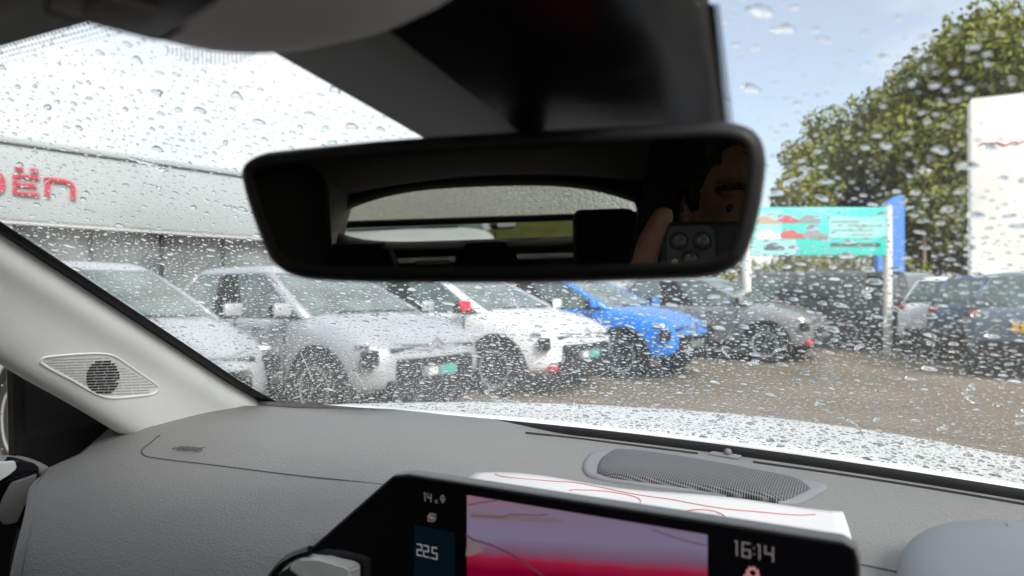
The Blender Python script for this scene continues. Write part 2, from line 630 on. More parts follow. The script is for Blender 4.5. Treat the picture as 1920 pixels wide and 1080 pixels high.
def printed_car(x, z, s, m):
    V = [(-.5, 0), (.5, 0), (.52, .12), (.42, .2), (.22, .24), (.1, .36), (-.25, .37), (-.42, .24), (-.52, .18)]
    bm = bmesh.new()
    fr = [bm.verts.new((x + p[0] * s, -0.050, z + p[1] * s)) for p in V]
    bk = [bm.verts.new((x + p[0] * s, -0.036, z + p[1] * s)) for p in V]
    bm.faces.new(fr)
    for k in range(len(V)):
        bm.faces.new([fr[k], fr[(k + 1) % len(V)], bk[(k + 1) % len(V)], bk[k]])
    return from_bm('printed_car', bm, m, bb)
printed_car(-1.05, zt - .33, .42, M_PCAR[2])
printed_car(-.62, zt - .31, .40, M_PCAR[0])
printed_car(-.18, zt - .31, .42, M_PCAR[1])
printed_car(-1.0, zt - .64, .48, M_PCAR[3])
printed_car(-.55, zt - .62, .46, M_PCAR[0])
printed_car(-.08, zt - .63, .50, M_PCAR[1])
printed_car(-.9, zb_ + .10, .40, M_PCAR[4])
for px in (-1.42, 1.41):
    tube('post', [(px, 0.05, -.05), (px, 0.05, zt + .04)], .085, M_POST, bb, sides=12)

tt = empty('totem_sign', ground(11.02, 20.0), head_rot(90))
tag(tt, 'blue totem sign with slanted top behind the billboard post', 'sign')
z0, z1 = 0.0, pz(366, 20)
V = [(-.36, 0), (.42, 0), (.42, z1 - .02), (.30, z1), (.05, z1 - .12), (-.28, z1 - .42), (-.36, z1 - .6)]
bm = bmesh.new()
fr = [bm.verts.new((p[0], -.12, p[1])) for p in V]; bk = [bm.verts.new((p[0], .12, p[1])) for p in V]
bm.faces.new(fr); bm.faces.new(bk[::-1])
for k in range(len(V)):
    bm.faces.new([fr[k], fr[(k + 1) % len(V)], bk[(k + 1) % len(V)], bk[k]])
from_bm('totem_body', bm, M_BLUE, tt)
box('base_plinth', (.03, 0, .06), (.95, .42, .12), M_DARK, tt, bev=.01)

wt = empty('tower_sign', ground(10.42, 14.0), head_rot(117))
tag(wt, 'tall white tower sign with a thin red script line at the right edge', 'sign')
box('tower_body', (0, 0, pz(181, 14) / 2), (1.75, .45, pz(181, 14)), M_WHITE, wt, bev=.03)
box('cap', (0, 0, pz(181, 14) + .012), (1.70, .42, .03), mat('sign_cap', (.55, .55, .54), rough=.5), wt, bev=.01)
sl = [(-.72 + i * .075, -.240, pz(270, 14) + .025 * math.sin(i * 1.9) + .02 * math.sin(i * .7)) for i in range(19)]
tube('script_line', catmull(sl, 70), .013, M_RED, wt, sides=6)

lp = empty('lamp_post', ground(15.1, 25.0))
tag(lp, 'slim lamp post with round white head beside the blue totem', 'lamp post')
tube('pole', [(0, 0, -.05), (0, 0, 2.0), (0, 0, pz(335, 25))], [.09, .07, .055], mat('pole_rust', (.30, .22, .17), rough=.6), lp, sides=10)
bm = bmesh.new()
bm_lathe(bm, [(.05, 0), (.30, .08), (.36, .25), (.22, .42), (.05, .46)], Matrix.Translation((0, 0, pz(340, 25))), 16)
from_bm('lamp_head', bm, M_WHITE, lp, angle=40)
# ------------------------------------------------------------------ cars
def paint(name, c, metal=0.0, rough=0.32):
    return mat(name, c, rough=rough, metal=metal, coat=0.6, var=(3, 0.05))
M_SILVER = paint('paint_silver', (0.48, 0.49, 0.53), metal=.35)
M_PWHITE = paint('paint_white', (0.80, 0.81, 0.83))
M_PBLUE = paint('paint_blue', (0.001, 0.19, 0.70), metal=.0)
M_PGREY = paint('paint_grey', (0.27, 0.27, 0.275), metal=.4)
M_PBLACK = paint('paint_black', (0.022, 0.023, 0.027))
M_PNAVY = paint('paint_navy', (0.045, 0.085, 0.15), metal=.2)
M_PSLATE = paint('paint_slate', (0.13, 0.17, 0.22), metal=.3)
M_TYRE = mat('tyre_rubber', (0.018, 0.018, 0.019), rough=.8, bump=(40, .3))
M_RIM = mat('rim_alloy', (0.55, 0.55, 0.57), rough=.4, metal=.25)
M_CLAD = mat('black_cladding', (0.014, 0.014, 0.016), rough=.8, spec=.2, bump=(200, .2))
M_CGLS = mat('car_glass', (0.10, 0.135, 0.132), rough=.08, spec=.5, var=(2.5, .6))
M_HEAD = mat('headlight_lens', (0.55, 0.57, 0.60), rough=.15, metal=.3, coat=1.0)
M_TAIL = mat('tail_light_red', (0.30, 0.010, 0.015), rough=.2, coat=1.0)
M_CHROME = mat('chrome_trim', (0.75, 0.75, 0.77), rough=.15, metal=1.0)
M_PLTEAL = mat('plate_teal', (0.07, 0.40, 0.36), rough=.4)
M_PLYEL = mat('plate_yellow', (0.85, 0.46, 0.01), rough=.4)
M_PLWHT = mat('plate_white', (0.7, 0.72, 0.7), rough=.4)
M_PLGRY = mat('plate_grey', (.16, .17, .17), rough=.4)
M_VGL = mat('van_dark_glass', (.012, .013, .015), rough=.25)
M_ACC = mat('accent_red', (0.60, 0.012, 0.03), rough=.35)

def subd(o, lv=2):
    md = o.modifiers.new('smooth', 'SUBSURF')
    md.levels = lv
    md.render_levels = lv

HATCH = dict(L=4.15, W=1.80, st=[(-2.07, .66, .46, .88), (-2.02, .82, .32, 1.00), (-1.85, .875, .27, 1.05), (-1.3, .90, .24, 1.05), (0, .90, .22, 1.04), (.9, .90, .24, 1.05), (1.3, .885, .25, 1.0), (1.68, .85, .26, .92), (1.93, .76, .30, .81), (2.06, .60, .38, .68)],
             gh=dict(zb=1.01, zt=1.55, xb=(-1.98, 1.14), xt=(-1.58, .02), wb=.84, wt=.59), axle=(-1.30, 1.30), wr=.335)
VAN = dict(L=4.9, W=1.92, st=[(-2.45, .90, .40, 1.10), (-2.42, .94, .32, 1.14), (-2.2, .955, .28, 1.15), (-1.2, .96, .26, 1.15), (0, .96, .25, 1.15), (1.2, .96, .26, 1.17), (1.7, .95, .27, 1.14), (2.15, .90, .28, 1.02), (2.38, .80, .32, .88), (2.46, .62, .42, .72)],
           gh=dict(zb=1.08, zt=1.70, xb=(-2.42, 1.85), xt=(-2.36, .95), wb=.92, wt=.80), axle=(-1.45, 1.75), wr=.345)

def make_car(name, label, group, pm, spec=HATCH, plate_front=None, plate_rear=None, mirror_m=None, accent=False, van=False, detail=True):
    root = empty(name)
    tag(root, label, 'van' if van else 'car', group)
    st = spec['st']
    rings = []
    for (x, w, zb, zt) in st:
        zm = zb + (zt - zb) * .45
        half = [(w * .86, zb), (w * .97, zb + .07), (w, zm), (w * .985, zt - .13), (w * .93, zt - .03), (w * .70, zt + .015), (w * .3, zt + .03)]
        ring = [(x, y, z) for (y, z) in half] + [(x, -y, z) for (y, z) in reversed(half)]
        rings.append(ring)
    body = loft('body', rings, pm, root, closed_ring=True, caps=True, sub=2)
    # greenhouse
    g = spec['gh']
    def ring(t, grow=0.0):
        # bowed sides: t 0 base .. 1 roof
        xb = g['xb'][0] + (g['xt'][0] - g['xb'][0]) * t - grow
        xf = g['xb'][1] + (g['xt'][1] - g['xb'][1]) * t + grow
        w = g['wb'] + (g['wt'] - g['wb']) * t ** 1.25 + grow
        z = g['zb'] + (g['zt'] - g['zb']) * t
        cf, cr = .10, (.10 if van else .26)
        bow = .07
        F = [(xf - bow * (2 * k / 6 - 1) ** 2, w * .90 * (1 - 2 * k / 6), z) for k in range(7)]
        Rr = [(xf - bow - cf + (xb + cr - xf + bow + cf) * k / 8, -w, z) for k in range(9)]
        B = [(xb + bow * (2 * k / 6 - 1) ** 2, -w * .88 * (1 - 2 * k / 6), z) for k in range(7)]
        Lf = [(xb + cr + (xf - bow - cf - xb - cr) * k / 8, w, z) for k in range(9)]
        return F, Rr, B, Lf
    ts = [0, .3, .6, .86]
    RG = [ring(t) for t in ts]
    loft('windscreen', [r[0] for r in RG], M_CGLS, root)
    loft('rear_window', [r[2] for r in RG], M_CGLS if not van else pm, root)
    # each side: door windows split by the B pillar; a van keeps metal behind the cab
    for sd in (1, 3):
        front = slice(0, 4) if sd == 1 else slice(5, 9)
        mid = slice(3, 6) if sd == 1 else slice(3, 6)
        rear = slice(5, 9) if sd == 1 else slice(0, 4)
        loft('side_window', [r[sd][front] for r in RG], M_CGLS, root)
        if van:
            loft('side_panel', [r[sd][mid] for r in RG], M_VGL, root)
            loft('side_panel', [r[sd][rear] for r in RG], M_VGL if pm is not M_PWHITE else pm, root)
        else:
            loft('side_window', [r[sd][rear] for r in RG], M_CGLS, root)
            loft('door_pillar', [r[sd][mid] for r in RG], M_CLAD, root)
    def corner(a, ia, b, ib):
        return [[r[a][ia], r[b][ib]] for r in RG]
    for (a, ia, b, ib, nm) in [(0, 6, 1, 0, 'front_pillar'), (3, 8, 0, 0, 'front_pillar'), (1, 8, 2, 0, 'rear_pillar'), (2, 6, 3, 0, 'rear_pillar')]:
        loft(nm, corner(a, ia, b, ib), pm, root, thick=.02)
    # roof: closes over the glass with a rounded rim
    rr = [sum((list(p) for p in ring(.86, .004)), []), sum((list(p) for p in ring(.95, -.01)), []), sum((list(p) for p in ring(1.0, -.08)), [])]
    bm = bmesh.new()
    vs = [[bm.verts.new(p) for p in r_] for r_ in rr]
    cx = (g['xt'][0] + g['xt'][1]) / 2
    inner = [bm.verts.new((cx + (v.co.x - cx) * .5, v.co.y * .5, g['zt'] + .025)) for v in vs[-1]]
    vs.append(inner)
    nn = len(vs[0])
    for i in range(3):
        for k in range(nn):
            bm.faces.new([vs[i][k], vs[i][(k + 1) % nn], vs[i + 1][(k + 1) % nn], vs[i + 1][k]])
    bm.faces.new(inner)
    from_bm('roof', bm, pm, root, angle=50)
    # wheels and arches
    W2 = spec['W'] / 2
    wr = spec['wr']
    bmw = bmesh.new()
    bm_lathe(bmw, [(wr * .66, -.10), (wr * .93, -.11), (wr, -.07), (wr, .07), (wr * .93, .11), (wr * .66, .10)], Matrix.Identity(4), 28)
    bmr = bmesh.new()
    bm_lathe(bmr, [(wr * .60, .02), (wr * .68, .07), (wr * .68, .105), (wr * .62, .10), (wr * .58, .03)], Matrix.Identity(4), 28)
    for k in range(5):
        a = 2 * math.pi * k / 5
        bm_box(bmr, (wr * .34 * math.cos(a), wr * .34 * math.sin(a), .075), (wr * .62, .075, .03), Matrix.Rotation(a, 4, 'Z'), bev=.008, seg=1)
    bm_lathe(bmr, [(.07, .05), (.07, .095), (.03, .10)], Matrix.Identity(4), 12)
    tm = rm = am = None
    for sx in spec['axle']:
        for sy in (-1, 1):
            M = Matrix.Translation((sx, sy * (W2 - .09), wr)) @ Matrix.Rotation(R(-90) * sy, 4, 'X')
            if tm is None:
                t = from_bm('wheel', bmw, M_TYRE, root, angle=40)
                tm = t.data
                q = from_bm('rim', bmr, M_RIM, t, angle=35)
                rm = q.data
            else:
                t = link(bpy.data.objects.new('wheel', tm), root)
                q = link(bpy.data.objects.new('rim', rm), t)
            t.matrix_local = M
            bma = bmesh.new()
            Ma = Matrix.Translation((sx, sy * (W2 - .055), wr)) @ Matrix.Rotation(R(-90) * sy, 4, 'X')
            n_ = 20
            for i in range(n_):
                a0, a1 = R(-18 + 216 * i / n_), R(-18 + 216 * (i + 1) / n_)
                def pt(rad, a, h):
                    v = Vector((rad * math.cos(a), 0, rad * math.sin(a)))
                    return Vector((sx + v.x, sy * (W2 + h), wr + v.z))
                ri, ro = wr * 1.04, wr * 1.28
                q4 = [bma.verts.new(p) for p in (pt(ri, a0, .006), pt(ro, a0, .010), pt(ro, a1, .010), pt(ri, a1, .006))]
                q5 = [bma.verts.new(p) for p in (pt(ri, a0, -.12), pt(ro, a0, -.12), pt(ro, a1, -.12), pt(ri, a1, -.12))]
                bma.faces.new(q4)
                bma.faces.new([q4[0], q4[3], q5[3], q5[0]])
                bma.faces.new([q4[1], q4[2], q5[2], q5[1]])
            from_bm('wheel_arch', bma, M_CLAD, root)
            bmd = bmesh.new()
            bm_lathe(bmd, [(wr * 1.06, W2 - .03), (wr * 1.06, W2 + .002)], Matrix.Translation((sx, 0, wr)) @ Matrix.Rotation(R(-90) * sy, 4, 'X'), 24)
            from_bm('wheel_well', bmd, mat('wheel_well_black', (.008, .008, .009), rough=.9), root)
    xf = st[-1][0]
    xr = st[0][0]
    # sills, bumpers
    for sy in (-1, 1):
        box('sill', (0, sy * (W2 - .03), .29), (2.0, .09, .13), M_CLAD, root, bev=.02)
    box('front_bumper', (xf - .07, 0, .36), (.22, 1.24, .17), M_CLAD, root, bev=.04)
    box('rear_bumper', (xr + .10, 0, .44), (.22, 1.36, .26), M_CLAD, root, bev=.04)
    # lower intake + upper grille
    box('grille', (xf - .055, 0, .53), (.13, 1.06, .22), M_CLAD, root, bev=.05, seg=3)
    box('upper_grille', (xf - .11, 0, .715), (.14, 1.15, .05), M_DARK, root, bev=.02)
    # double chevron emblem with its side strips
    bm = bmesh.new()
    for dz in (0, .065):
        for sy in (-1, 1):
            bm_tube(bm, [(xf - .02, 0, .755 + dz), (xf - .02, sy * .10, .69 + dz)], .014, 5)
    for sy in (-1, 1):
        for dz in (0, .05):
            bm_tube(bm, [(xf - .02, sy * .10, .70 + dz), (xf - .05, sy * .38, .715 + dz), (xf - .16, sy * .62, .735 + dz)], .010, 5)
    from_bm('emblem', bm, M_CHROME, root)
    for sy in (-1, 1):
        rot = Matrix.Rotation(R(-32) * sy, 4, 'Z')
        box('headlight', (xf - .175, sy * .685, .655), (.15, .34, .15), M_CLAD, root, rot=rot, bev=.03, seg=3)
        h = box('headlight_lamp', (xf - .125, sy * .715, .66), (.08, .16, .08), M_HEAD, root, rot=rot, bev=.02, seg=3)
        box('running_light', (xf - .26, sy * .70, .785), (.14, .26, .04), M_HEAD, root, rot=rot, bev=.02)
        box('tail_light', (xr + .10, sy * .72, .94), (.12, .18, .11), M_TAIL, root, rot=Matrix.Rotation(R(28) * sy, 4, 'Z'), bev=.03)
        if accent:
            box('bumper_accent', (xf - .11, sy * .60, .37), (.12, .20, .07), M_ACC, root, rot=rot, bev=.015)
        mb = box('wing_mirror', (g['xb'][1] - .28, sy * (W2 + .10), g['zb'] + .07), (.12, .20, .15), M_CLAD, root, bev=.04, seg=3)
        box('mirror_cap', (.055, 0, .012), (.06, .19, .13), (mirror_m if sy < 0 and mirror_m else pm), mb, bev=.025, seg=3).location = (g['xb'][1] - .28, sy * (W2 + .10), g['zb'] + .07)
        box('mirror_arm', (g['xb'][1] - .28, sy * (W2 - .01), g['zb'] + .02), (.07, .12, .05), M_CLAD, root, bev=.01)
        if not van:
            for hx in (-.45, .45):
                box('door_handle', (hx - .12, sy * (W2 + .002), .90), (.18, .03, .03), pm, root, bev=.008)
        # door shut line
        for hx in (.80, -.12, -.98) if not van else (1.2, .15):
            box('door_gap', (hx, sy * (W2 - .006), .66), (.012, .02, .62), M_DARK, root)
    if plate_front:
        box('front_plate', (xf + .018, 0, .50), (.02, .46, .105), M_PLGRY, root, bev=.004)
        if plate_front is M_PLTEAL:
            box('plate_field', (xf + .030, .12, .50), (.006, .22, .09), M_PLTEAL, root)
            box('plate_field', (xf + .030, -.10, .50), (.006, .12, .07), M_PLWHT, root)
    if plate_rear:
        box('rear_plate', (xr - .012, 0, .76), (.02, .54, .14), plate_rear, root, bev=.004)
        bm = bmesh.new()
        for k in (-2.6, -1.7, -.8, .6, 1.5, 2.4):
            bm_box(bm, (xr - .0225, k * .075, .76), (.004, .022, .060))
        from_bm('plate_characters', bm, M_DARK, root)
    # wiper at the base of the windscreen
    tube('wiper', [(g['xb'][1] + .0, .55, g['zb'] + .045), (g['xb'][1] - .06, .0, g['zb'] + .05), (g['xb'][1] - .03, -.5, g['zb'] + .045)], .010, M_CLAD, root, sides=5)
    return root

def place(root, wheel, az, spec=HATCH, which='fr'):
    """stand the car so that the given wheel touches the ground at (lat, depth)"""
    a = R(az)
    hx, hy = math.sin(a), math.cos(a)
    rx, ry = hy, -hx
    ax = spec['axle'][1] if which[0] == 'f' else spec['axle'][0]
    sd = spec['W'] / 2 - .05
    sd = sd if which[1] == 'r' else -sd
    lat = wheel[0] - hx * ax - rx * sd
    dep = wheel[1] - hy * ax - ry * sd
    root.location = ground(lat, dep)
    root.rotation_euler = (0, 0, head_rot(az))

ROW = 'cars parked nose-out in front of the building'
AZ = 128
place(make_car('parked_car', 'silver car nearest the building letters, at the left end of the parked row', ROW, M_SILVER, plate_front=M_PLTEAL), (-3.55, 4.95), AZ)
place(make_car('parked_car', 'second silver car from the left, beside the white car', ROW, M_SILVER, plate_front=M_PLTEAL), (-1.85, 6.55), AZ)
place(make_car('parked_car', 'white car with red mirror cap between the silver and the bright blue car', ROW, M_PWHITE, plate_front=M_PLTEAL, mirror_m=M_ACC, accent=True), (-.18, 8.25), AZ)
place(make_car('parked_car', 'bright blue car in the parked row', ROW, M_PBLUE, plate_front=M_PLWHT), (1.60, 9.9), AZ)
place(make_car('parked_car', 'grey car with red bumper accent between the blue car and the black van', ROW, M_PGREY, plate_front=M_PLWHT, accent=True), (4.50, 12.1), AZ)
place(make_car('parked_van', 'black panel van with its tail towards us behind the grey car', ROW, M_PBLACK, spec=VAN, plate_rear=M_PLYEL, van=True), (7.30, 14.9), 310, VAN, 'rl')
RW2 = 'cars parked on the right with yellow rear plates'
place(make_car('parked_van', 'white van behind the white billboard post', RW2, M_PWHITE, spec=VAN, plate_rear=M_PLYEL, van=True), (8.75, 15.9), 303, VAN, 'rl')
place(make_car('parked_car', 'white car showing its tail right of the billboard post', RW2, M_PWHITE, plate_rear=M_PLYEL), (8.05, 13.9), 47, HATCH, 'rl')
place(make_car('parked_car', 'dark navy car showing its yellow rear plate beside the white car', RW2, M_PNAVY, plate_rear=M_PLYEL), (7.78, 12.6), 42, HATCH, 'rl')
place(make_car('parked_car', 'slate-blue car at the right edge of the view, showing its tail', RW2, M_PSLATE, plate_rear=M_PLYEL), (7.15, 10.6), 42, HATCH, 'rl')

# behind us, seen in the mirror
wc = make_car('parked_car', 'white car seen in the rear-view mirror through the rear window', None, M_PWHITE, plate_front=M_PLWHT)
wc.location = (-1.05, -7.2, 0.0)
wc.rotation_euler = (0, 0, R(84))
wc2 = make_car('parked_car', 'white car beside the headrest in the rear-view mirror', None, M_PWHITE, plate_front=M_PLWHT)
wc2.location = (2.1, -7.6, 0.0)
wc2.rotation_euler = (0, 0, R(92))
M_GRASS = mat('grass_verge', (0.17, 0.175, 0.035), rough=.9, var=(2.0, .3), bump=(30, .8, 'noise', .05))
gv = [[(-14 + i * 2.2, -13.5 - dy, h + .06 * math.sin(i * 1.3 + dy)) for i in range(14)] for (dy, h) in ((0, .0), (.6, .35), (2.5, 1.05), (5, 1.15), (9, 1.2))]
o = loft('grass_bank', gv, M_GRASS)
tag(o, kind='structure')
tree('grey-green tree behind us seen only in the mirror, left of the rear window', Vector((-6.0, -21, 1.1)), 9, 4.5, 21, M_LEAF3, nclump=60, per=150, size=.22, low=.0)
tree('grey-green tree behind us seen only in the mirror, middle of the rear window', Vector((-1.0, -22, 1.1)), 9, 4.5, 22, M_LEAF3, nclump=60, per=150, size=.22, low=.0)
tree('grey-green tree behind us seen only in the mirror, right of the rear window', Vector((4.0, -21, 1.1)), 8, 4.5, 23, M_LEAF3, nclump=60, per=150, size=.22, low=.0)
# ================================================================== THE CAR WE SIT IN
car = empty('car')
tag(car, 'car we sit in: grey dashboard, black rear-view mirror and rain-beaded windscreen', 'car')

M_DASH = mat('dash_grey_grain', (0.228, 0.222, 0.220), rough=0.55, spec=.45, bump=(420, .62, 'voronoi', .0012), var=(9, .05))
M_DASH2 = mat('dash_slate_plastic', (0.22, 0.23, 0.25), rough=0.5, bump=(900, .25, 'noise', .0005), var=(12, .06))
M_PILL = mat('pillar_pale_fabric', (0.84, 0.845, 0.83), rough=0.75, bump=(700, .25, 'noise', .0006), var=(14, .03))
M_HEADL = mat('headlining_bounce_pale', (0.78, 0.78, 0.77), rough=0.95, bump=(500, .3, 'noise', .0008), var=(20, .05))  # front lining lightened to bounce more light into the cabin
M_BLK = mat('soft_black_plastic', (0.014, 0.014, 0.016), rough=0.5, bump=(600, .2, 'noise', .0004))
M_SATIN = mat('satin_black_plastic', (0.012, 0.012, 0.014), rough=0.27)
M_GREYW = mat('charcoal_and_lit_black', (0.19, 0.198, 0.202), rough=0.6, bump=(700, .2, 'noise', .0004))
M_GLOSS = mat('gloss_black', (0.006, 0.006, 0.008), rough=0.09, spec=.4)
M_FRIT = mat('black_ceramic_frit', (0.004, 0.004, 0.005), rough=.35)
M_SEAT = mat('seat_charcoal', (0.022, 0.022, 0.024), rough=.85, bump=(300, .3))
M_TRIM = mat('rear_trim_charcoal', (0.05, 0.05, 0.052), rough=.8, bump=(300, .2))
M_SILV = mat('satin_silver', (0.85, 0.84, 0.84), rough=.45, metal=.0, var=(60, .06))
M_PANE = pane_mat('windscreen_glass', film=.006)
M_TINT = pane_mat('rear_glass_added_tint', tint=(.42, .45, .45))  # tint added to keep daylight out of the rear cabin
M_CLEAR = pane_mat('clear_glass')
M_WATER = water_mat('rain_water')
M_WET = wet_glass_mat('rain_beaded_glass')

RAKE = 0.532
def ybase(x): return 0.86 - 0.28 * x * x
def zbase(x): return 1.09 - 0.03 * x
def wsz(x, y): return zbase(x) + RAKE * (ybase(x) - y)
def ytop(x): return 0.175 - 0.10 * x * x
def wx(b): return 0.70 - 0.15 * b
def wpt(a, b, off=0.0):
    x = a * wx(b)
    y = ybase(x) + (ytop(x) - ybase(x)) * b
    p = Vector((x, y, wsz(x, y)))
    return p + wnorm(x, y) * off if off else p
def wnorm(x, y):
    dzdx = -0.03 + RAKE * (-0.56 * x)
    return Vector((-dzdx, RAKE, 1)).normalized()
def on_ws(u, v):
    d = ray(u, v)
    lo, hi = 0.05, 1.6
    for _ in range(50):
        t = (lo + hi) / 2
        p = CAM + d * t
        if p.z < wsz(p.x, p.y): lo = t
        else: hi = t
    return CAM + d * lo

# ------------------------------------------------------------------ windscreen (a pane with two faces)
NA, NB = 48, 28
bm = bmesh.new()
lay = []
for off in (0.0, 0.0045):
    lay.append([[bm.verts.new(wpt(-1 + 2 * i / NA, j / NB, off)) for i in range(NA + 1)] for j in range(NB + 1)])
for q in lay:
    for j in range(NB):
        for i in range(NA):
            bm.faces.new([q[j][i], q[j][i + 1], q[j + 1][i + 1], q[j + 1][i]])
for j in range(NB):
    for i in (0, NA):
        bm.faces.new([lay[0][j][i], lay[0][j + 1][i], lay[1][j + 1][i], lay[1][j][i]])
for i in range(NA):
    for j in (0, NB):
        bm.faces.new([lay[0][j][i], lay[0][j][i + 1], lay[1][j][i + 1], lay[1][j][i]])
ws = from_bm('windscreen', bm, M_PANE, car, angle=40)

# black ceramic border printed round the glass
def frit_band(pts_in, pts_out):
    return loft('frit_border', [pts_out, pts_in], M_FRIT, ws, thick=.001)
OFF = -0.0025
nb_ = 60
frit_band([wpt(-1 + .068 + .12 * max(0, .14 - j / nb_), j / nb_, OFF) for j in range(nb_ + 1)], [wpt(-1, j / nb_, OFF) for j in range(nb_ + 1)])
frit_band([wpt(1 - .045, j / nb_, OFF) for j in range(nb_ + 1)], [wpt(1, j / nb_, OFF) for j in range(nb_ + 1)])
frit_band([wpt(-1 + 2 * i / nb_, .018 + .05 * max(0, abs(-1 + 2 * i / nb_) - .86), OFF * 1.4) for i in range(nb_ + 1)], [wpt(-1 + 2 * i / nb_, 0, OFF * 1.4) for i in range(nb_ + 1)])
def top_frit(x): return 0.90
frit_band([wpt(-1 + 2 * i / nb_, .925, OFF * 1.4) for i in range(nb_ + 1)], [wpt(-1 + 2 * i / nb_, 1, OFF * 1.4) for i in range(nb_ + 1)])
# dots that fade the border out
bm = bmesh.new()
def dot(p, n, rr):
    a = n.orthogonal().normalized()
    b = n.cross(a)
    bm.faces.new([bm.verts.new(p + (a * math.cos(k * math.pi / 3) + b * math.sin(k * math.pi / 3)) * rr) for k in range(6)])
def ws_at(x, y, off=OFF):
    return Vector((x, y, wsz(x, y))) + wnorm(x, y) * off
for i in range(280):
    for k in range(4):
        a = -.9 + i * .0062 + (.0031 if k % 2 else 0)
        p = wpt(a, .925 - .0042 * (k + .6), OFF)
        dot(p, wnorm(p.x, p.y), .0010 - .00017 * k)
for i in range(22):
    for k in range(9):
        p0 = on_ws(318 + i * 8, 84 + k * 3.6 + (i * .0))
        if k < 2 + 7 * math.sin(math.pi * (i + .5) / 22):
            dot(p0 + wnorm(p0.x, p0.y) * OFF, wnorm(p0.x, p0.y), .00052)
for i in range(95):
    for k in range(4):
        p0 = on_ws(1333 + i * .30 + k * 5.5, i * 2.45)
        dot(p0 + wnorm(p0.x, p0.y) * OFF, wnorm(p0.x, p0.y), .00075 - .00012 * k)
fd = from_bm('frit_dots', bm, M_FRIT, ws)
tag(fd, kind='stuff')

# ------------------------------------------------------------------ bonnet and cowl outside the glass
M_BON = mat('bonnet_white', (0.80, 0.81, 0.82), rough=.45, coat=.15)
rings = []
for j in range(22):
    y = .88 + j * .05
    s = y - .9
    rings.append([(x, y - .26 * x * x, 1.086 - .028 * x - .05 * s - .13 * s * s - (.05 if x < 0 else .12) * x * x) for x in [(-.78 + 1.56 * i / 24) for i in range(25)]])
loft('bonnet', rings, M_BON, car, thick=.01)
loft('cowl', [[(x, ybase(x) + dy, zbase(x) - dz) for x in [(-.72 + 1.44 * i / 24) for i in range(25)]] for (dy, dz) in ((-.02, .02), (.03, .03), (.09, .06))], M_BLK, car, thick=.004)

# ------------------------------------------------------------------ dashboard
prof = [(.885, 1.080, -.74), (.85, 1.085, -.74), (.80, 1.086, -.74), (.72, 1.084, -.74), (.62, 1.083, -.735), (.54, 1.080, -.72), (.48, 1.077, -.70), (.43, 1.072, -.676), (.395, 1.063, -.630),
        (.37, 1.049, -.588), (.35, 1.028, -.562), (.338, 1.0, -.55), (.330, .955, -.54), (.330, .89, -.53), (.345, .80, -.525), (.37, .70, -.52)]
NX = 168
rows = []
for (y, z, xl) in prof:
    row = []
    for i in range(NX + 1):
        t = i / NX
        x = xl + (.72 - xl) * t
        yy = y - .22 * max(0, abs(x) - .12) ** 2 * smoothstep(.5, .88, y)
        zz = z - .03 * x
        # passenger plateau stands a little proud of the middle
        zz += .012 * (1 - smoothstep(-.34, -.20, x)) * smoothstep(.45, .55, y) * (1 - smoothstep(.84, .9, y))
        zz -= .02 * smoothstep(-.60, -.74, x) * smoothstep(.55, .5, y)
        if y > .7:      # stay inside the glass
            yy = min(yy, ybase(x) - .003 - .6 * (.885 - y) * (y > .84))
            zz = min(zz, wsz(x, yy) - .004)
        row.append((x, yy, zz))
    rows.append(row)
# one skin; in front of the screen it is left open and closed by a set-back wall
dbm = bmesh.new()
dv = [[dbm.verts.new(p) for p in r_] for r_ in rows]
XC0, XC1 = -.246, .20
for i in range(len(dv) - 1):
    for k in range(NX):
        xm = (rows[i][k][0] + rows[i][k + 1][0]) / 2
        if prof[i][0] <= .396 and XC0 < xm < XC1:
            continue
        dbm.faces.new([dv[i][k], dv[i][k + 1], dv[i + 1][k + 1], dv[i + 1][k]])
bmesh.ops.delete(dbm, geom=[v for v in dbm.verts if not v.link_faces], context='VERTS')
dash = from_bm('dashboard', dbm.copy(), M_DASH, car, smooth=True)
if sum(p.normal.z * p.area for p in dash.data.polygons) < 0:
    dash.data.flip_normals()
md = dash.modifiers.new('thickness', 'SOLIDIFY'); md.thickness = .004; md.offset = -1
endp = [(XC0 + .002, p[0], p[1] - .03 * XC0 - .002) for p in prof if p[0] <= .396]
from_py('recess_side', endp + [(XC0 + .002, .396, .70)], [list(range(len(endp) + 1))], M_BLK, dash)
loft('screen_recess', [[(x, .3965, 1.060 - .03 * x) for x in (-.26, 0, .24)], [(x, .3965, .70) for x in (-.26, 0, .24)]], M_BLK, dash, smooth=False)
dash_bvh = BVHTree.FromBMesh(dbm)
dbm.free()
def on_dash(u, v, lift=0.0):
    d = ray(u, v).normalized()
    h = dash_bvh.ray_cast(CAM, d)
    if h[0] is None:
        return on_z(u, v, 1.085)
    n = h[1] if h[1].z > 0 else -h[1]
    return h[0] + n * lift

def groove(name, pix, m, rad=.0011, parent=None, n=40, lift=-.0002, proj=on_dash):
    pts = catmull([proj(u, v, lift) for (u, v) in pix], n)
    return tube(name, pts, rad, m, parent or dash, sides=6)
M_SEAM = mat('seam_dark', (.075, .075, .077), rough=.8)
groove('airbag_seam', [(300, 816), (284, 829), (267, 843), (270, 853), (292, 859), (400, 872), (560, 892), (640, 900), (740, 911)], M_SEAM)
groove('defrost_slot', [(985, 812), (1060, 820), (1150, 831), (1308, 851)], M_FRIT, rad=.0022)
groove('defrost_slot', [(1412, 867), (1560, 888), (1740, 916), (1930, 948)], M_FRIT, rad=.0024)
groove('panel_gap', [(1612, 1058), (1650, 1066), (1695, 1075)], M_SEAM, rad=.0012)

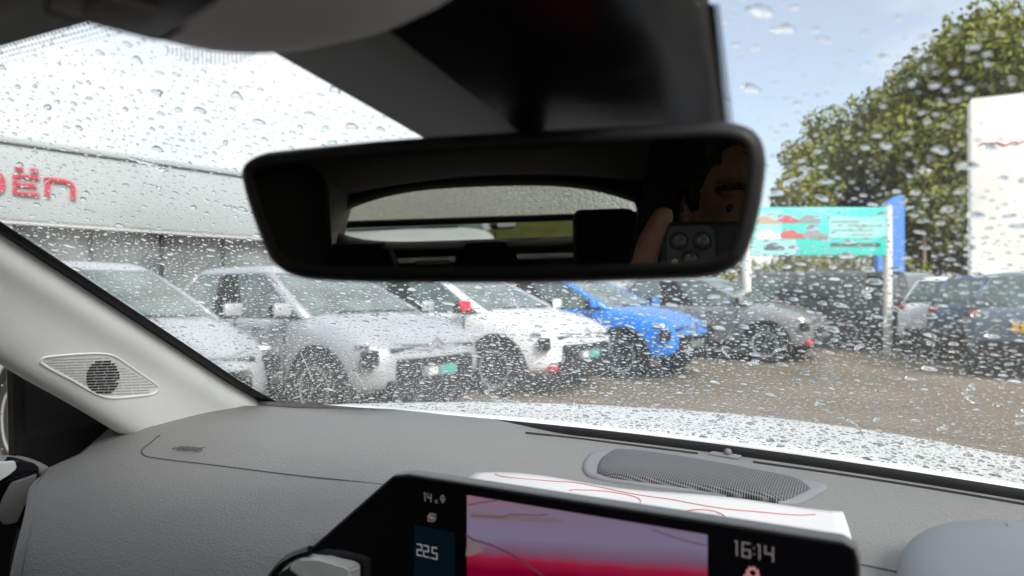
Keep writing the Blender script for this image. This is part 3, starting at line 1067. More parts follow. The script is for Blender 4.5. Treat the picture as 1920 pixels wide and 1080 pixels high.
pa, pb = on_dash(334, 840), on_dash(378, 843)
ex = (pb - pa).normalized()
ez = Vector((0, 0, 1)); ez = (ez - ex * ez.dot(ex)).normalized()
ey = ez.cross(ex)
mt = Matrix(((ex.x, ey.x, ez.x, 0), (ex.y, ey.y, ez.y, 0), (ex.z, ey.z, ez.z, 0), (0, 0, 0, 1)))
c = on_dash(356, 842, .0012)
text_mesh('airbag_lettering', 'AIRBAG', .0105, mat('emboss_grey', (.11, .11, .11), rough=.7), Matrix.Translation(c) @ mt @ Matrix.Diagonal((1, 2.0, 1, 1)), dash, depth=.0004)

# centre speaker under a woven-look grille
def grille_mat(name):
    m = bpy.data.materials.new(name)
    m.use_nodes = True
    n, l = m.node_tree.nodes, m.node_tree.links
    b = n['Principled BSDF']
    b.inputs['Roughness'].default_value = .5
    co = n.new('ShaderNodeTexCoord')
    v = n.new('ShaderNodeTexVoronoi')
    v.inputs['Scale'].default_value = 430
    v.inputs['Randomness'].default_value = 0
    v.voronoi_dimensions = '2D'
    r = n.new('ShaderNodeValToRGB')
    r.color_ramp.elements[0].position = .30
    r.color_ramp.elements[0].color = (.012, .012, .013, 1)
    r.color_ramp.elements[1].position = .48
    r.color_ramp.elements[1].color = (.19, .19, .20, 1)
    l.new(co.outputs['Object'], v.inputs['Vector'])
    l.new(v.outputs['Distance'], r.inputs['Fac'])
    l.new(r.outputs['Color'], b.inputs['Base Color'])
    bp = n.new('ShaderNodeBump')
    bp.inputs['Distance'].default_value = .001
    l.new(v.outputs['Distance'], bp.inputs['Height'])
    l.new(bp.outputs['Normal'], b.inputs['Normal'])
    return m
def dome(name, pix, m, parent, h0, h1, h2, zz=None, n=48):
    loopp = catmull([on_dash(u, v) for (u, v) in pix + [pix[0]]], n + 1)[:-1]
    cc = sum(loopp, Vector()) / n
    def ringk(s, h): return [cc + (p - cc) * s + Vector((0, 0, h)) for p in loopp]
    return loft(name, [ringk(1.0, -.003), ringk(1.0, h0), ringk(.95, h1), ringk(.70, h2), ringk(.35, h2 * 1.06), ringk(.02, h2 * 1.08)], m, parent, closed_ring=True, caps=True, smooth=True)
sp_out = [(1093, 882), (1096, 866), (1108, 853), (1130, 848), (1170, 851), (1300, 869), (1420, 890), (1510, 905), (1550, 913), (1535, 926), (1490, 945), (1400, 936), (1200, 912), (1110, 897)]
sp_in = [(1119, 893), (1122, 876), (1134, 860), (1160, 852), (1240, 861), (1340, 878), (1430, 895), (1492, 908), (1518, 921), (1500, 932), (1466, 944), (1380, 934), (1240, 915), (1150, 903)]
spk = dome('centre_speaker', sp_out, M_DASH2, car, .002, .0035, .002)
dome('speaker_grille', sp_in, grille_mat('speaker_mesh'), spk, .004, .008, .0115)

# light sensor beside the glass
sp = on_dash(1358, 855)
sens = box('light_sensor', sp + Vector((0, 0, .001)), (.036, .016, .003), M_DASH2, car, rot=Matrix.Rotation(R(-8), 4, 'Z'), bev=.0015)
bm = bmesh.new()
bmesh.ops.create_uvsphere(bm, u_segments=16, v_segments=10, radius=.0045, matrix=Matrix.Translation(sp + Vector((.004, 0, .005))))
from_bm('sensor_dome', bm, M_GREYW, sens, smooth=True)

# rubber seal closing the gap between glass and dash
nseal = 60
loft('windscreen_seal', [[wpt(-.97 + 1.94 * i / nseal, .018, -.0035) for i in range(nseal + 1)], [wpt(-.97 + 1.94 * i / nseal, .012, -.010) for i in range(nseal + 1)], [wpt(-.97 + 1.94 * i / nseal, .004, -.030) for i in range(nseal + 1)]], M_BLK, car, thick=.002)

# ------------------------------------------------------------------ left pillar trim
E2 = catmull([(-.725, .63, 1.02), (-.682, .508, 1.106), (-.668, .437, 1.157), (-.655, .375, 1.200), (-.625, .21, 1.325), (-.57, .02, 1.43)], 33)
E1 = [wpt(-1 + .040 + .09 * max(0, .14 - k / 32), .0 + k / 32, -.004) for k in range(33)]
E1 = [p if k else p + Vector((0, 0, -.012)) for k, p in enumerate(E1)]
prl = []
shape = [(0, -.006), (.03, .003), (.09, .010), (.17, .014), (.27, .013), (.38, .014), (.5, .017), (.62, .020), (.73, .022), (.83, .022), (.91, .017), (.97, .005), (1.0, -.015), (.995, -.04)]
for k in range(33):
    p, q = E1[k], E2[k]
    along = (E1[min(k + 1, 32)] - E1[max(k - 1, 0)]).normalized()
    nn = along.cross(q - p).normalized()
    if nn.dot(CAM - p) < 0: nn = -nn
    prl.append([p + (q - p) * s + nn * h * (1.0) for (s, h) in shape])
pil = loft('pillar_trim', prl, M_PILL, car, sub=1)
pbm = bmesh.new()
pv = [[pbm.verts.new(p) for p in r_] for r_ in prl]
for i in range(len(pv) - 1):
    for k in range(len(shape) - 1):
        pbm.faces.new([pv[i][k], pv[i][k + 1], pv[i + 1][k + 1], pv[i + 1][k]])
pil_bvh = BVHTree.FromBMesh(pbm)
pbm.free()
def on_pil(u, v, lift=0.0):
    d = ray(u, v).normalized()
    h = pil_bvh.ray_cast(CAM, d)
    if h[0] is None:
        return on_x(u, v, -.70)
    n = h[1] if h[1].dot(d) < 0 else -h[1]
    return h[0] + n * lift
# tweeter grille: raised rim, slots cut in rows
gout = [(76, 680), (80, 672), (100, 668), (150, 664), (190, 663), (215, 668), (240, 684), (270, 705), (292, 720), (297, 728), (288, 738), (255, 743), (215, 746), (190, 742), (165, 730), (130, 710), (95, 692)]
M_SLOT = mat('slot_shadow', (.36, .36, .36), rough=.9)
M_HOLE = mat('slot_open', (.006, .006, .007), rough=.9)
rim = tube('speaker_rim', catmull([on_pil(u, v, .0004) for (u, v) in gout + [gout[0]]], 72), .0013, M_PILL, pil, sides=6)
slm = {}
def slot(u0, v0, u1, v1, m, w):
    pts = [on_pil(u0 + (u1 - u0) * t, v0 + (v1 - v0) * t, .0006) for t in (0, .5, 1)]
    tube('speaker_slot', pts, w, m, pil, sides=4)
import bisect
nrow = 14
for i in range(nrow):
    t = (i + .5) / nrow
    v = 669 + t * 73
    # left and right limits of the rounded outline at this height
    lft = 82 + max(0, (v - 678)) * 1.72
    rgt = 208 + max(0, (v - 672)) * 1.62
    if v > 732: rgt = min(rgt, 290)
    if v < 676: lft = 92
    lft, rgt = lft + 5, rgt - 5
    cx0, rr = 193 , 31.0
    dv_ = (v - 706) / 33.0
    ph = 8 * (i % 2)
    hw = rr * math.sqrt(max(0, 1 - dv_ * dv_))
    skew = -.035
    segs = []
    x = lft - ph
    while x < rgt:
        a, b = max(lft, x), min(rgt, x + 30)
        if b - a > 5: segs.append((a, b))
        x += 33
    for (a, b) in segs:
        mid = (a + b) / 2
        slot(a, v + (a - 190) * skew, b, v + (b - 190) * skew, M_SLOT, .00060)
    x = cx0 - hw - ph * .5
    while x < cx0 + hw and hw > 6:
        a, b = max(cx0 - hw, x), min(cx0 + hw, x + 17)
        if b - a > 4:
            slot(a, v + 1.6 + (a - 190) * skew, b, v + 1.6 + (b - 190) * skew, M_HOLE, .00120)
        x += 19
# right-hand pillar, mirror image of the left (out of frame)
loft('pillar_trim', [[(-p[0], p[1], p[2]) for p in r_] for r_ in prl], M_PILL, car)

# ------------------------------------------------------------------ door corner, side glass
M_DOORG = mat('door_grey', (.20, .20, .20), rough=.7, bump=(400, .2))
M_DOOR = mat('door_black', (0.010, 0.010, 0.012), rough=.6, bump=(500, .2))
loft('corner_panel', [[(-.742, .66, 1.00), (-.742, .44, 1.00)], [(-.735, .60, 1.075), (-.735, .44, 1.075)], [(-.728, .53, 1.11), (-.728, .432, 1.11)], [(-.722, .425, 1.20), (-.722, .42, 1.20)]], M_DOOR, car, thick=.008, smooth=False)
tube('window_seal', [(-.72, .425, 1.00), (-.715, .418, 1.21)], .009, M_SATIN, car, sides=8)
for s in (-1, 1):
    loft('side_window', [[(s * .745, .44, 1.02), (s * .745, -.52, 1.02)], [(s * .735, .42, 1.20), (s * .70, -.52, 1.22)], [(s * .66, .14, 1.36), (s * .64, -.52, 1.43)]], M_CLEAR, car, thick=.004, smooth=False)
    loft('side_window', [[(s * .745, -.64, 1.02), (s * .74, -1.36, 1.05)], [(s * .70, -.64, 1.22), (s * .69, -1.36, 1.22)], [(s * .64, -.64, 1.43), (s * .62, -1.30, 1.38)]], M_TINT, car, thick=.004, smooth=False)
    d = loft('door_panel', [[(s * .78, .70, .30), (s * .78, -1.95, .30)], [(s * .74, .70, .70), (s * .74, -1.95, .70)], [(s * .72, .60, .98), (s * .72, -1.95, .98)], [(s * .735, .46, 1.04), (s * .735, -1.95, 1.06)]], M_DOORG, car, thick=.03, smooth=False)
    loft('centre_pillar', [[(s * .735, -.50, 1.02), (s * .735, -.66, 1.02)], [(s * .69, -.51, 1.22), (s * .69, -.65, 1.22)], [(s * .62, -.52, 1.44), (s * .62, -.64, 1.44)]], M_SEAT, car, thick=.03, smooth=False)
    loft('rear_quarter', [[(s * .735, -1.32, .95), (s * .70, -2.1, .95)], [(s * .70, -1.32, 1.22), (s * .62, -2.08, 1.22)], [(s * .60, -1.2, 1.45), (s * .54, -2.0, 1.40)]], M_TRIM, car, thick=.03, smooth=False)

# ------------------------------------------------------------------ headlining
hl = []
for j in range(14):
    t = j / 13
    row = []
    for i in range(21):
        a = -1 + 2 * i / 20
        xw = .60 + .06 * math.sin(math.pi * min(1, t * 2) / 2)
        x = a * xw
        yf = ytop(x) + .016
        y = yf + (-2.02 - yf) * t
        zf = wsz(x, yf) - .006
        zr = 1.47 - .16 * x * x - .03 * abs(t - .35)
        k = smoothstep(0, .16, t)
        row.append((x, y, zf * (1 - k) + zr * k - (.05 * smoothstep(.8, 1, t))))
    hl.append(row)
M_LINR = mat('rear_headlining_shade', (.10, .10, .10), rough=.95, bump=(500, .3, 'noise', .0008))  # same lining further back, its shade put into a darker colour
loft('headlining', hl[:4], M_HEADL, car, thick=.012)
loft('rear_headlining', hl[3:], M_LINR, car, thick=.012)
loft('roof_panel', [[(p[0] * 1.08, p[1], p[2] + .035) for p in r_] for r_ in hl], M_BON, car, thick=.004)
for s in (-1, 1):
    loft('roof_rail', [[(s * .68, .02, 1.38), (s * .68, -1.9, 1.38)], [(s * .66, .05, 1.43), (s * .66, -1.9, 1.43)], [(s * .56, .08, 1.455), (s * .56, -1.9, 1.42)]], M_HEADL, car, thick=.02)

# ------------------------------------------------------------------ overhead console
def superell(name, c, rad, m, parent, e=2.6, nu=36, nv=18, rot=None):
    bm = bmesh.new()
    rings_ = []
    def sp_(v, p): return math.copysign(abs(v) ** p, v)
    for j in range(nv + 1):
        th = -math.pi / 2 + math.pi * j / nv
        rings_.append([])
        for i in range(nu):
            ph = 2 * math.pi * i / nu
            v = Vector((rad[0] * sp_(math.cos(th), 2 / e) * sp_(math.cos(ph), 2 / e), rad[1] * sp_(math.cos(th), 2 / e) * sp_(math.sin(ph), 2 / e), rad[2] * sp_(math.sin(th), 2 / e)))
            if rot is not None: v = rot @ v
            rings_[-1].append(bm.verts.new(Vector(c) + v))
    for j in range(nv):
        for i in range(nu):
            bm.faces.new([rings_[j][i], rings_[j][(i + 1) % nu], rings_[j + 1][(i + 1) % nu], rings_[j + 1][i]])
    bmesh.ops.remove_doubles(bm, verts=bm.verts, dist=1e-6)
    return from_bm(name, bm, m, parent, smooth=True)
M_CONS = mat('console_grey', (0.88, 0.89, 0.88), rough=.6, var=(14, .03))
cons = superell('overhead_console', (-.030, .150, 1.4085), (.088, .064, .045), M_CONS, car, e=2.4)
box('console_neck', (-.033, .125, 1.437), (.13, .12, .03), M_CONS, cons, bev=.02, seg=3)
box('console_panel', (-.05, .125, 1.3655), (.05, .035, .004), M_BLK, cons, rot=Matrix.Rotation(R(-14), 4, 'Z'), bev=.0035)
box('console_button', (-.055, .125, 1.3632), (.022, .016, .004), M_GREYW, cons, rot=Matrix.Rotation(R(-14), 4, 'Z'), bev=.0015)

# ------------------------------------------------------------------ camera housing behind the mirror
hst = []
for y in [.10, .14, .18, .22, .26, .30, .34, .38, .41]:
    gl = -.1155 + (y - .289) * .69
    gr = .083 - (y - .30) * .10
    rl = -.03 + (y - .22) * .24
    dp = .050 - (y - .22) * .20
    dp = max(.012, dp)
    def gpt(x, d):
        return Vector((x, y, wsz(x, y))) - wnorm(x, y) * d
    hst.append([gpt(gl, .003), gpt(gl + .003, .008), gpt(rl - .004, dp - .001), gpt(rl + .004, dp + .001), gpt((rl + gr) / 2, dp), gpt(gr - .030, dp - .002), gpt(gr - .016, dp * .75), gpt(gr - .008, dp * .42), gpt(gr - .003, .010), gpt(gr, .003)])
hs_left = loft('housing_side_lit', [r_[:4] for r_ in hst], M_GREYW, car, angle=30)  # same black housing; the light on this side is painted as grey
hs = loft('camera_housing', [r_[3:] for r_ in hst], M_SATIN, car, sub=1)
loft('housing_end', [[p for p in hst[-1]], [p + Vector((0, .012, .0)) * 1 + (Vector((p.x, p.y, wsz(p.x, p.y))) - p) * .9 for p in hst[-1]]], M_SATIN, car)

# ------------------------------------------------------------------ rear-view mirror
MN = ray(1270, 453).normalized()
MD = 0.292
MO = CAM + MN * MD
MX = MN.cross(UP).normalized()
MY = MX.cross(MN).normalized()
def on_mir(u, v):
    d = ray(u, v)
    p = CAM + d * (MD / d.dot(MN)) - MO
    return (p.dot(MX), p.dot(MY))
mo_px = [(447, 330), (450, 312), (462, 296), (485, 286), (520, 280), (700, 262), (850, 251), (1000, 243), (1150, 235), (1290, 227), (1345, 225), (1385, 229), (1412, 240), (1430, 260), (1438, 290), (1438, 320), (1428, 390), (1412, 450), (1396, 485), (1375, 505), (1340, 518), (1290, 524), (1150, 529), (1000, 532), (850, 532), (700, 531), (600, 527), (550, 520), (518, 505), (497, 480), (475, 425), (458, 375)]
mo2 = [on_mir(u, v) for (u, v) in mo_px]
mo2 = [(p.x, p.y) for p in catmull([Vector((a, b, 0)) for a, b in mo2 + [mo2[0]]], 97)[:-1]]
mcx = sum(p[0] for p in mo2) / len(mo2); mcy = sum(p[1] for p in mo2) / len(mo2)
def inset(pts, d):
    n = len(pts); o_ = []
    for i in range(n):
        a, b = Vector(pts[i - 1]), Vector(pts[(i + 1) % n])
        t = (b - a).normalized()
        nn = Vector((-t.y, t.x))
        c_ = Vector((mcx, mcy)) - Vector(pts[i])
        if nn.dot(c_) < 0: nn = -nn
        q = Vector(pts[i]) + nn * d
        o_.append((q.x, q.y))
    return o_
def mpt(p, w): return MO + MX * p[0] + MY * p[1] + MN * w     # w > 0 away from us
mir = None
i0, i1, i2, i3 = mo2, inset(mo2, .0022), inset(mo2, .0062), inset(mo2, .0075)
body_r = [[mpt(p, .0022) for p in i3], [mpt(p, -.0012) for p in i3], [mpt(p, -.0022) for p in i2], [mpt(p, -.0008) for p in i1], [mpt(p, .004) for p in i0], [mpt(p, .012) for p in inset(mo2, .001)], [mpt(p, .022) for p in inset(mo2, .007)], [mpt(p, .031) for p in inset(mo2, .018)], [mpt(p, .034) for p in inset(mo2, .026)]]
mir = loft('rear_view_mirror', body_r, M_BLK, car, closed_ring=True, caps=False)
bmc = bmesh.new()
bmc.faces.new([bmc.verts.new(p) for p in body_r[-1]])
from_bm('mirror_back', bmc, M_BLK, mir)
mm = bpy.data.materials.new('dimmed_mirror')
mm.use_nodes = True
nn_ = mm.node_tree.nodes; nn_.clear()
go = nn_.new('ShaderNodeOutputMaterial'); gg = nn_.new('ShaderNodeBsdfGlossy')
gg.inputs['Color'].default_value = (.44, .45, .40, 1); gg.inputs['Roughness'].default_value = 0.0
mm.node_tree.links.new(gg.outputs[0], go.inputs['Surface'])
bmc = bmesh.new()
a_ = [bmc.verts.new(mpt(p, 0.0)) for p in i3]; b_ = [bmc.verts.new(mpt(p, .002)) for p in i3]
bmc.faces.new(a_); bmc.faces.new(b_[::-1])
for k in range(len(a_)):
    bmc.faces.new([a_[k], a_[(k + 1) % len(a_)], b_[(k + 1) % len(b_)], b_[k]])
from_bm('mirror_glass', bmc, mm, mir)
stem0 = mpt((mcx, mcy + .01), .030)
tube('mirror_stem', [stem0, stem0 + Vector((0, .012, .018)), Vector((.005, .335, wsz(0, .335) - .02))], [.012, .010, .014], M_BLK, mir, sides=12)

# ------------------------------------------------------------------ touch screen
YS = .385
def sxz(u, v):
    p = on_y(u, v, YS)
    return p.x, p.z
TLx, TZ = sxz(752, 886)
TRx, TZr = sxz(1612, 1016)
BLx, BZ = sxz(538, 1066)
zt_ = (TZ + TZr) / 2
ol = [(BLx - .012, zt_ - .118), (BLx - .008, BZ - .006), (BLx, BZ), (TLx - .014, zt_ - .009), (TLx - .006, zt_ - .0025), (TLx + .006, zt_), (TRx - .008, zt_), (TRx - .002, zt_ - .003), (TRx, zt_ - .010), (TRx, .90), (BLx + .04, .90)]
def inset2(pts, d):
    cx_ = sum(p[0] for p in pts) / len(pts); cz_ = sum(p[1] for p in pts) / len(pts)
    o_ = []
    n = len(pts)
    for i in range(n):
        a, b = Vector(pts[i - 1]), Vector(pts[(i + 1) % n])
        t = (b - a).normalized(); nn = Vector((-t.y, t.x))
        if nn.dot(Vector((cx_, cz_)) - Vector(pts[i])) < 0: nn = -nn
        q = Vector(pts[i]) + nn * d
        o_.append((q.x, q.y))
    return o_
def s3(pts, y): return [(p[0], y, p[1]) for p in pts]
M_RIMG = mat('screen_rim', (.10, .10, .10), rough=.35)
scr = loft('touchscreen', [s3(inset2(ol, .0016), YS - .0002), s3(inset2(ol, .0006), YS - .0010), s3(ol, YS + .0008), s3(ol, YS + .010), s3(inset2(ol, .006), YS + .017)], M_RIMG, car, closed_ring=True, caps=True, smooth=False)
bm = bmesh.new()
a_ = [bm.verts.new(p) for p in s3(inset2(ol, .0022), YS - .0011)]
b_ = [bm.verts.new(p) for p in s3(inset2(ol, .0022), YS + .0005)]
bm.faces.new(a_)
for k in range(len(a_)):
    bm.faces.new([a_[k], a_[(k + 1) % len(a_)], b_[(k + 1) % len(b_)], b_[k]])
from_bm('screen_glass', bm, M_GLOSS, scr)

def plate(name, pts, y, m, parent):
    bm = bmesh.new()
    f_ = [bm.verts.new((p[0], y, p[1])) for p in pts]
    k_ = [bm.verts.new((p[0], y + .0003, p[1])) for p in pts]
    bm.faces.new(f_)
    for i in range(len(pts)):
        bm.faces.new([f_[i], f_[(i + 1) % len(pts)], k_[(i + 1) % len(pts)], k_[i]])
    return from_bm(name, bm, m, parent)
def glow_mat(name, col, s):
    m = bpy.data.materials.new(name)
    m.use_nodes = True
    n = m.node_tree.nodes; n.clear()
    o_ = n.new('ShaderNodeOutputMaterial'); e_ = n.new('ShaderNodeEmission')
    e_.inputs['Color'].default_value = (*col, 1); e_.inputs['Strength'].default_value = s
    m.node_tree.links.new(e_.outputs[0], o_.inputs['Surface'])
    return m
d0x, d0z = sxz(878, 927)
d1x, _ = sxz(1327, 1000)
def map_reflection_mat():  # map colours plus a reflection on the glass, painted into the glow
    m = bpy.data.materials.new('map_and_reflection_glow')
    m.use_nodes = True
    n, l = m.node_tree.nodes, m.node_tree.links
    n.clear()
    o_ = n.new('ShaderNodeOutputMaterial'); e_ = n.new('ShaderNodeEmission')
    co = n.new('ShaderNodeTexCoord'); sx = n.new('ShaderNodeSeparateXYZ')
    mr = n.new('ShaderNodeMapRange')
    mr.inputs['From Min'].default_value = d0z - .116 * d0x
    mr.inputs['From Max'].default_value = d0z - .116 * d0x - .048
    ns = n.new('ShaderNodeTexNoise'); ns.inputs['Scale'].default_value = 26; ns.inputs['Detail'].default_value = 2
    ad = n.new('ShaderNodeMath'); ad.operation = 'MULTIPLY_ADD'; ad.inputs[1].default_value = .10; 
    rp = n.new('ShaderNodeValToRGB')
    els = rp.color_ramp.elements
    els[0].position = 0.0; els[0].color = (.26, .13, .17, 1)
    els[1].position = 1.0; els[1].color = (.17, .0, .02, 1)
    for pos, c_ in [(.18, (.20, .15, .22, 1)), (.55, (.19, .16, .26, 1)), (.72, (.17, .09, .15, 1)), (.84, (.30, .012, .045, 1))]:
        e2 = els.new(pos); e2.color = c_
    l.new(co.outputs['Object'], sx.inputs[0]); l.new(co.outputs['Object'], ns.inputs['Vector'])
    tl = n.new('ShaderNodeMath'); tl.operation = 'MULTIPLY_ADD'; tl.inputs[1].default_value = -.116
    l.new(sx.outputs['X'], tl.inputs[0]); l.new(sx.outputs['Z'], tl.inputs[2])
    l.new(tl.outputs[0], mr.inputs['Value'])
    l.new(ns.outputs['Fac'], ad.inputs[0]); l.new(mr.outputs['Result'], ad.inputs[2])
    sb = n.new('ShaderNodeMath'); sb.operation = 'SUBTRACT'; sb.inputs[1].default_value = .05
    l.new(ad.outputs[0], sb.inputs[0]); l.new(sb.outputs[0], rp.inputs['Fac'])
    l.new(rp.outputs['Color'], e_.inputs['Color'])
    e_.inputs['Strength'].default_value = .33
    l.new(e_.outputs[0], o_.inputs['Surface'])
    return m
plate('map_display', [(d0x, d0z), (d1x, d0z), (d1x, .93), (d0x, .93)], YS - .0016, map_reflection_mat(), scr)
M_ROAD = glow_mat('map_road', (.03, .012, .02), 1.0)
M_ZONE = glow_mat('map_zone', (.17, .12, .135), .36)
def stroke(name, pix, w, m, y):
    pts = [Vector((*sxz(u, v),)) for (u, v) in pix]
    bm = bmesh.new()
    L_, R_ = [], []
    for i, p in enumerate(pts):
        t = (pts[min(i + 1, len(pts) - 1)] - pts[max(i - 1, 0)]).normalized()
        nn = Vector((-t.y, t.x)) * w
        L_.append(bm.verts.new((p.x + nn.x, y, p.y + nn.y))); R_.append(bm.verts.new((p.x - nn.x, y, p.y - nn.y)))
    for i in range(len(pts) - 1):
        bm.faces.new([L_[i], L_[i + 1], R_[i + 1], R_[i]])
    return from_bm(name, bm, m, scr)
plate('map_zone', [sxz(u, v) for (u, v) in [(884, 958), (940, 963), (965, 962), (1000, 968), (1040, 969), (1062, 978), (1020, 978), (960, 973), (900, 972), (884, 968)]], YS - .0019, M_ZONE, scr)
plate('map_zone', [sxz(u, v) for (u, v) in [(880, 1003), (912, 1018), (908, 1032), (885, 1040), (876, 1040)]], YS - .0019, M_ZONE, scr)
stroke('map_road', [(880, 945), (905, 940), (935, 936)], .00035, M_ROAD, YS - .0021)
stroke('map_road', [(886, 965), (915, 966), (945, 968), (960, 962), (1010, 964), (1030, 962)], .0003, M_ROAD, YS - .0021)
stroke('map_road', [(876, 1000), (892, 1010), (920, 1018), (955, 1033), (980, 1048), (1005, 1065), (1030, 1084)], .0006, M_ROAD, YS - .0021)
stroke('map_road', [(1225, 990), (1250, 1000), (1290, 1012), (1325, 1020)], .0003, M_ROAD, YS - .0021)
M_TILE = glow_mat('climate_tile', (.0006, .0022, .0034), 1.0)
tx0, tz0 = sxz(779, 982); tx1, _ = sxz(855, 990)
plate('climate_tile', [(tx0, tz0), (tx1, tz0), (tx1, .93), (tx0, .93)], YS - .0016, M_TILE, scr)
M_DIG = glow_mat('screen_digits', (.50, .44, .48), .26)
M_DIG2 = glow_mat('screen_icon', (.36, .30, .32), .24)
def seg_text(name, s, cu, cv, h, m, sp=1.0):
    """digits drawn as strokes, the way the display draws them"""
    SEG = {'0': 'abcdef', '1': 'bch', '2': 'abged', '4': 'fgbc', '5': 'afgcd', '6': 'afgcde', 'c': 'ged', '.': '.', ':': ':'}
    cx_, cz_ = sxz(cu, cv)
    w = h * .52
    wid = {'.': .28, ':': .34, '1': .78, 'c': .8}
    tot = sum(wid.get(ch, 1.0) for ch in s)
    adv = w * 1.42 * sp
    x = cx_ - tot * adv / 2
    bm = bmesh.new()
    th = h * .040
    def bar(p, q):
        p, q = Vector(p), Vector(q)
        t = (q - p).normalized() * th
        nn = Vector((-t.y, t.x))
        vs = [p - t + nn, q + t + nn, q + t - nn, p - t - nn]
        bm.faces.new([bm.verts.new((v.x, YS - .0021, v.y)) for v in vs])
    for ch in s:
        x1 = x + w
        zt2, zm, zb2 = cz_ + h / 2, cz_, cz_ - h / 2
        P = {'a': ((x, zt2), (x1, zt2)), 'b': ((x1, zt2), (x1, zm)), 'c': ((x1, zm), (x1, zb2)), 'd': ((x, zb2), (x1, zb2)), 'e': ((x, zm), (x, zb2)), 'f': ((x, zt2), (x, zm)), 'g': ((x, zm), (x1, zm))}
        if ch == '1':
            bar((x + w * .35, zt2), (x + w * .35, zb2)); bar((x + w * .1, zt2), (x + w * .35, zt2))
        elif ch == '.':
            bar((x, zb2), (x + th, zb2))
        elif ch == ':':
            bar((x + th, zm + h * .22), (x + th * 1.6, zm + h * .22)); bar((x + th, zm - h * .22), (x + th * 1.6, zm - h * .22))
        else:
            for sgm in SEG[ch]: bar(*P[sgm])
        x += adv * wid.get(ch, 1.0)
    return from_bm(name, bm, m, scr)
seg_text('cabin_temperature', '22.5', 806, 1032, .0074, M_DIG)
seg_text('outside_temperature', '14', 806, 931, .0054, M_DIG2)
seg_text('degree_mark', 'c', 822, 936, .0034, M_DIG2)
seg_text('clock', '16:14', 1416, 1031, .0074, M_DIG2)
def ring2d(name, cu, cv, r0, r1, n, m, teeth=0):
    cx_, cz_ = sxz(cu, cv)
    bm = bmesh.new()
    for i in range(n):
        a0, a1 = 2 * math.pi * i / n, 2 * math.pi * (i + 1) / n
        ro = r1 * (1.25 if teeth and i % 2 else 1)
        bm.faces.new([bm.verts.new((cx_ + q * math.cos(a), YS - .0021, cz_ + q * math.sin(a))) for (q, a) in ((r0, a0), (ro, a0), (ro, a1), (r0, a1))])
    return from_bm(name, bm, m, scr)
ring2d('settings_icon', 1412, 1071, .0018, .0028, 16, glow_mat('gear_glow', (.34, .14, .14), .6), teeth=1)
ring2d('settings_icon', 1402, 1078, .0009, .0016, 12, glow_mat('gear_glow', (.34, .14, .14), .6), teeth=1)
ring2d('location_icon', 833, 931, .0010, .0015, 12, M_DIG2)
stroke('location_icon', [(829.5, 934), (833.5, 941), (837.5, 934)], .00025, M_DIG2, YS - .0021)
for (u0, v0, u1, v1) in [(806, 965, 817, 974), (809, 961, 820, 970)]:
    stroke('pages_icon', [(u0, v0), (u1, v0 + 1.5), (u1, v1 + 1.5), (u0, v1), (u0, v0)], .00028, M_DIG2, YS - .0021)
stroke('pages_icon', [(809, 969), (815, 970)], .0005, M_DIG2, YS - .0021)

# ------------------------------------------------------------------ vents, binnacle
vt = on_y(600, 1064, .430)
vent = empty('air_vent'); vent.parent = car
bm = bmesh.new()
pc = on_y(640, 1150, .425)
ptsv = [on_y(u, v, .377) for (u, v) in [(505, 1095), (515, 1075), (535, 1052), (560, 1038), (583, 1031)]]
tube('vent_rim', catmull(ptsv, 16), .0035, M_SATIN, vent, sides=8)
q = [(541, 1064), (548, 1056), (563, 1046), (600, 1051), (648, 1061), (657, 1068), (658, 1180), (545, 1180)]
bmv = bmesh.new()
fq = [on_y(u, v, .372) for (u, v) in q]
f_ = [bmv.verts.new(p) for p in fq]; k_ = [bmv.verts.new(p + Vector((0, .012, 0))) for p in fq]
bmv.faces.new(f_); bmv.faces.new(k_[::-1])
for i in range(len(q)):
    bmv.faces.new([f_[i], f_[(i + 1) % len(q)], k_[(i + 1) % len(q)], k_[i]])
bmesh.ops.bevel(bmv, geom=bmv.edges[:], offset=.0015, segments=2, affect='EDGES')
from_bm('vent_tab', bmv, M_SILV, vent, angle=35)
bmv = bmesh.new()
fq = [on_y(u, v, .3705) for (u, v) in [(528, 1072), (541, 1065), (560, 1080), (560, 1100), (510, 1100)]]
bmv.faces.new([bmv.verts.new(p) for p in fq])
from_bm('vent_cavity', bmv, M_BLK, vent)

# left corner vent: dark mouth with a silver blade and a gloss surround
lv = empty('side_vent'); lv.parent = car
def slab(name, pix, x, m, parent, th=.012, bev=.0012):
    bm = bmesh.new()
    f3 = [on_x(u, v, x) for (u, v) in pix]
    f_ = [bm.verts.new(p) for p in f3]; k_ = [bm.verts.new(p + Vector((-th, .004, 0))) for p in f3]
    bm.faces.new(f_); bm.faces.new(k_[::-1])
    for i in range(len(pix)):
        bm.faces.new([f_[i], f_[(i + 1) % len(pix)], k_[(i + 1) % len(pix)], k_[i]])
    if bev: bmesh.ops.bevel(bm, geom=bm.edges[:], offset=bev, segments=2, affect='EDGES')
    return from_bm(name, bm, m, parent, angle=35)
slab('vent_mouth', [(-60, 868), (0, 868), (40, 863), (66, 868), (76, 878), (72, 892), (50, 945), (34, 990), (22, 1040), (16, 1100), (-60, 1100)], -.668, M_GLOSS, lv, th=.03)
slab('vent_blade', [(-50, 870), (0, 868), (27, 865), (31, 880), (18, 890), (0, 902), (-50, 925)], -.662, M_SILV, lv, th=.006)
slab('vent_blade', [(20, 906), (70, 889), (67, 900), (48, 945), (33, 980), (8, 985), (-6, 968), (4, 935)], -.660, mat('vent_satin', (.30, .30, .31), rough=.4, metal=.4, var=(50, .1)), lv, th=.006)
rimp = [Vector((-.76, .37, 1.075)), Vector((-.735, .395, 1.086)), Vector((-.71, .418, 1.088))] + [Vector(r_[0]) + Vector((.002, 0, -.006)) for r_ in rows[7:14]]
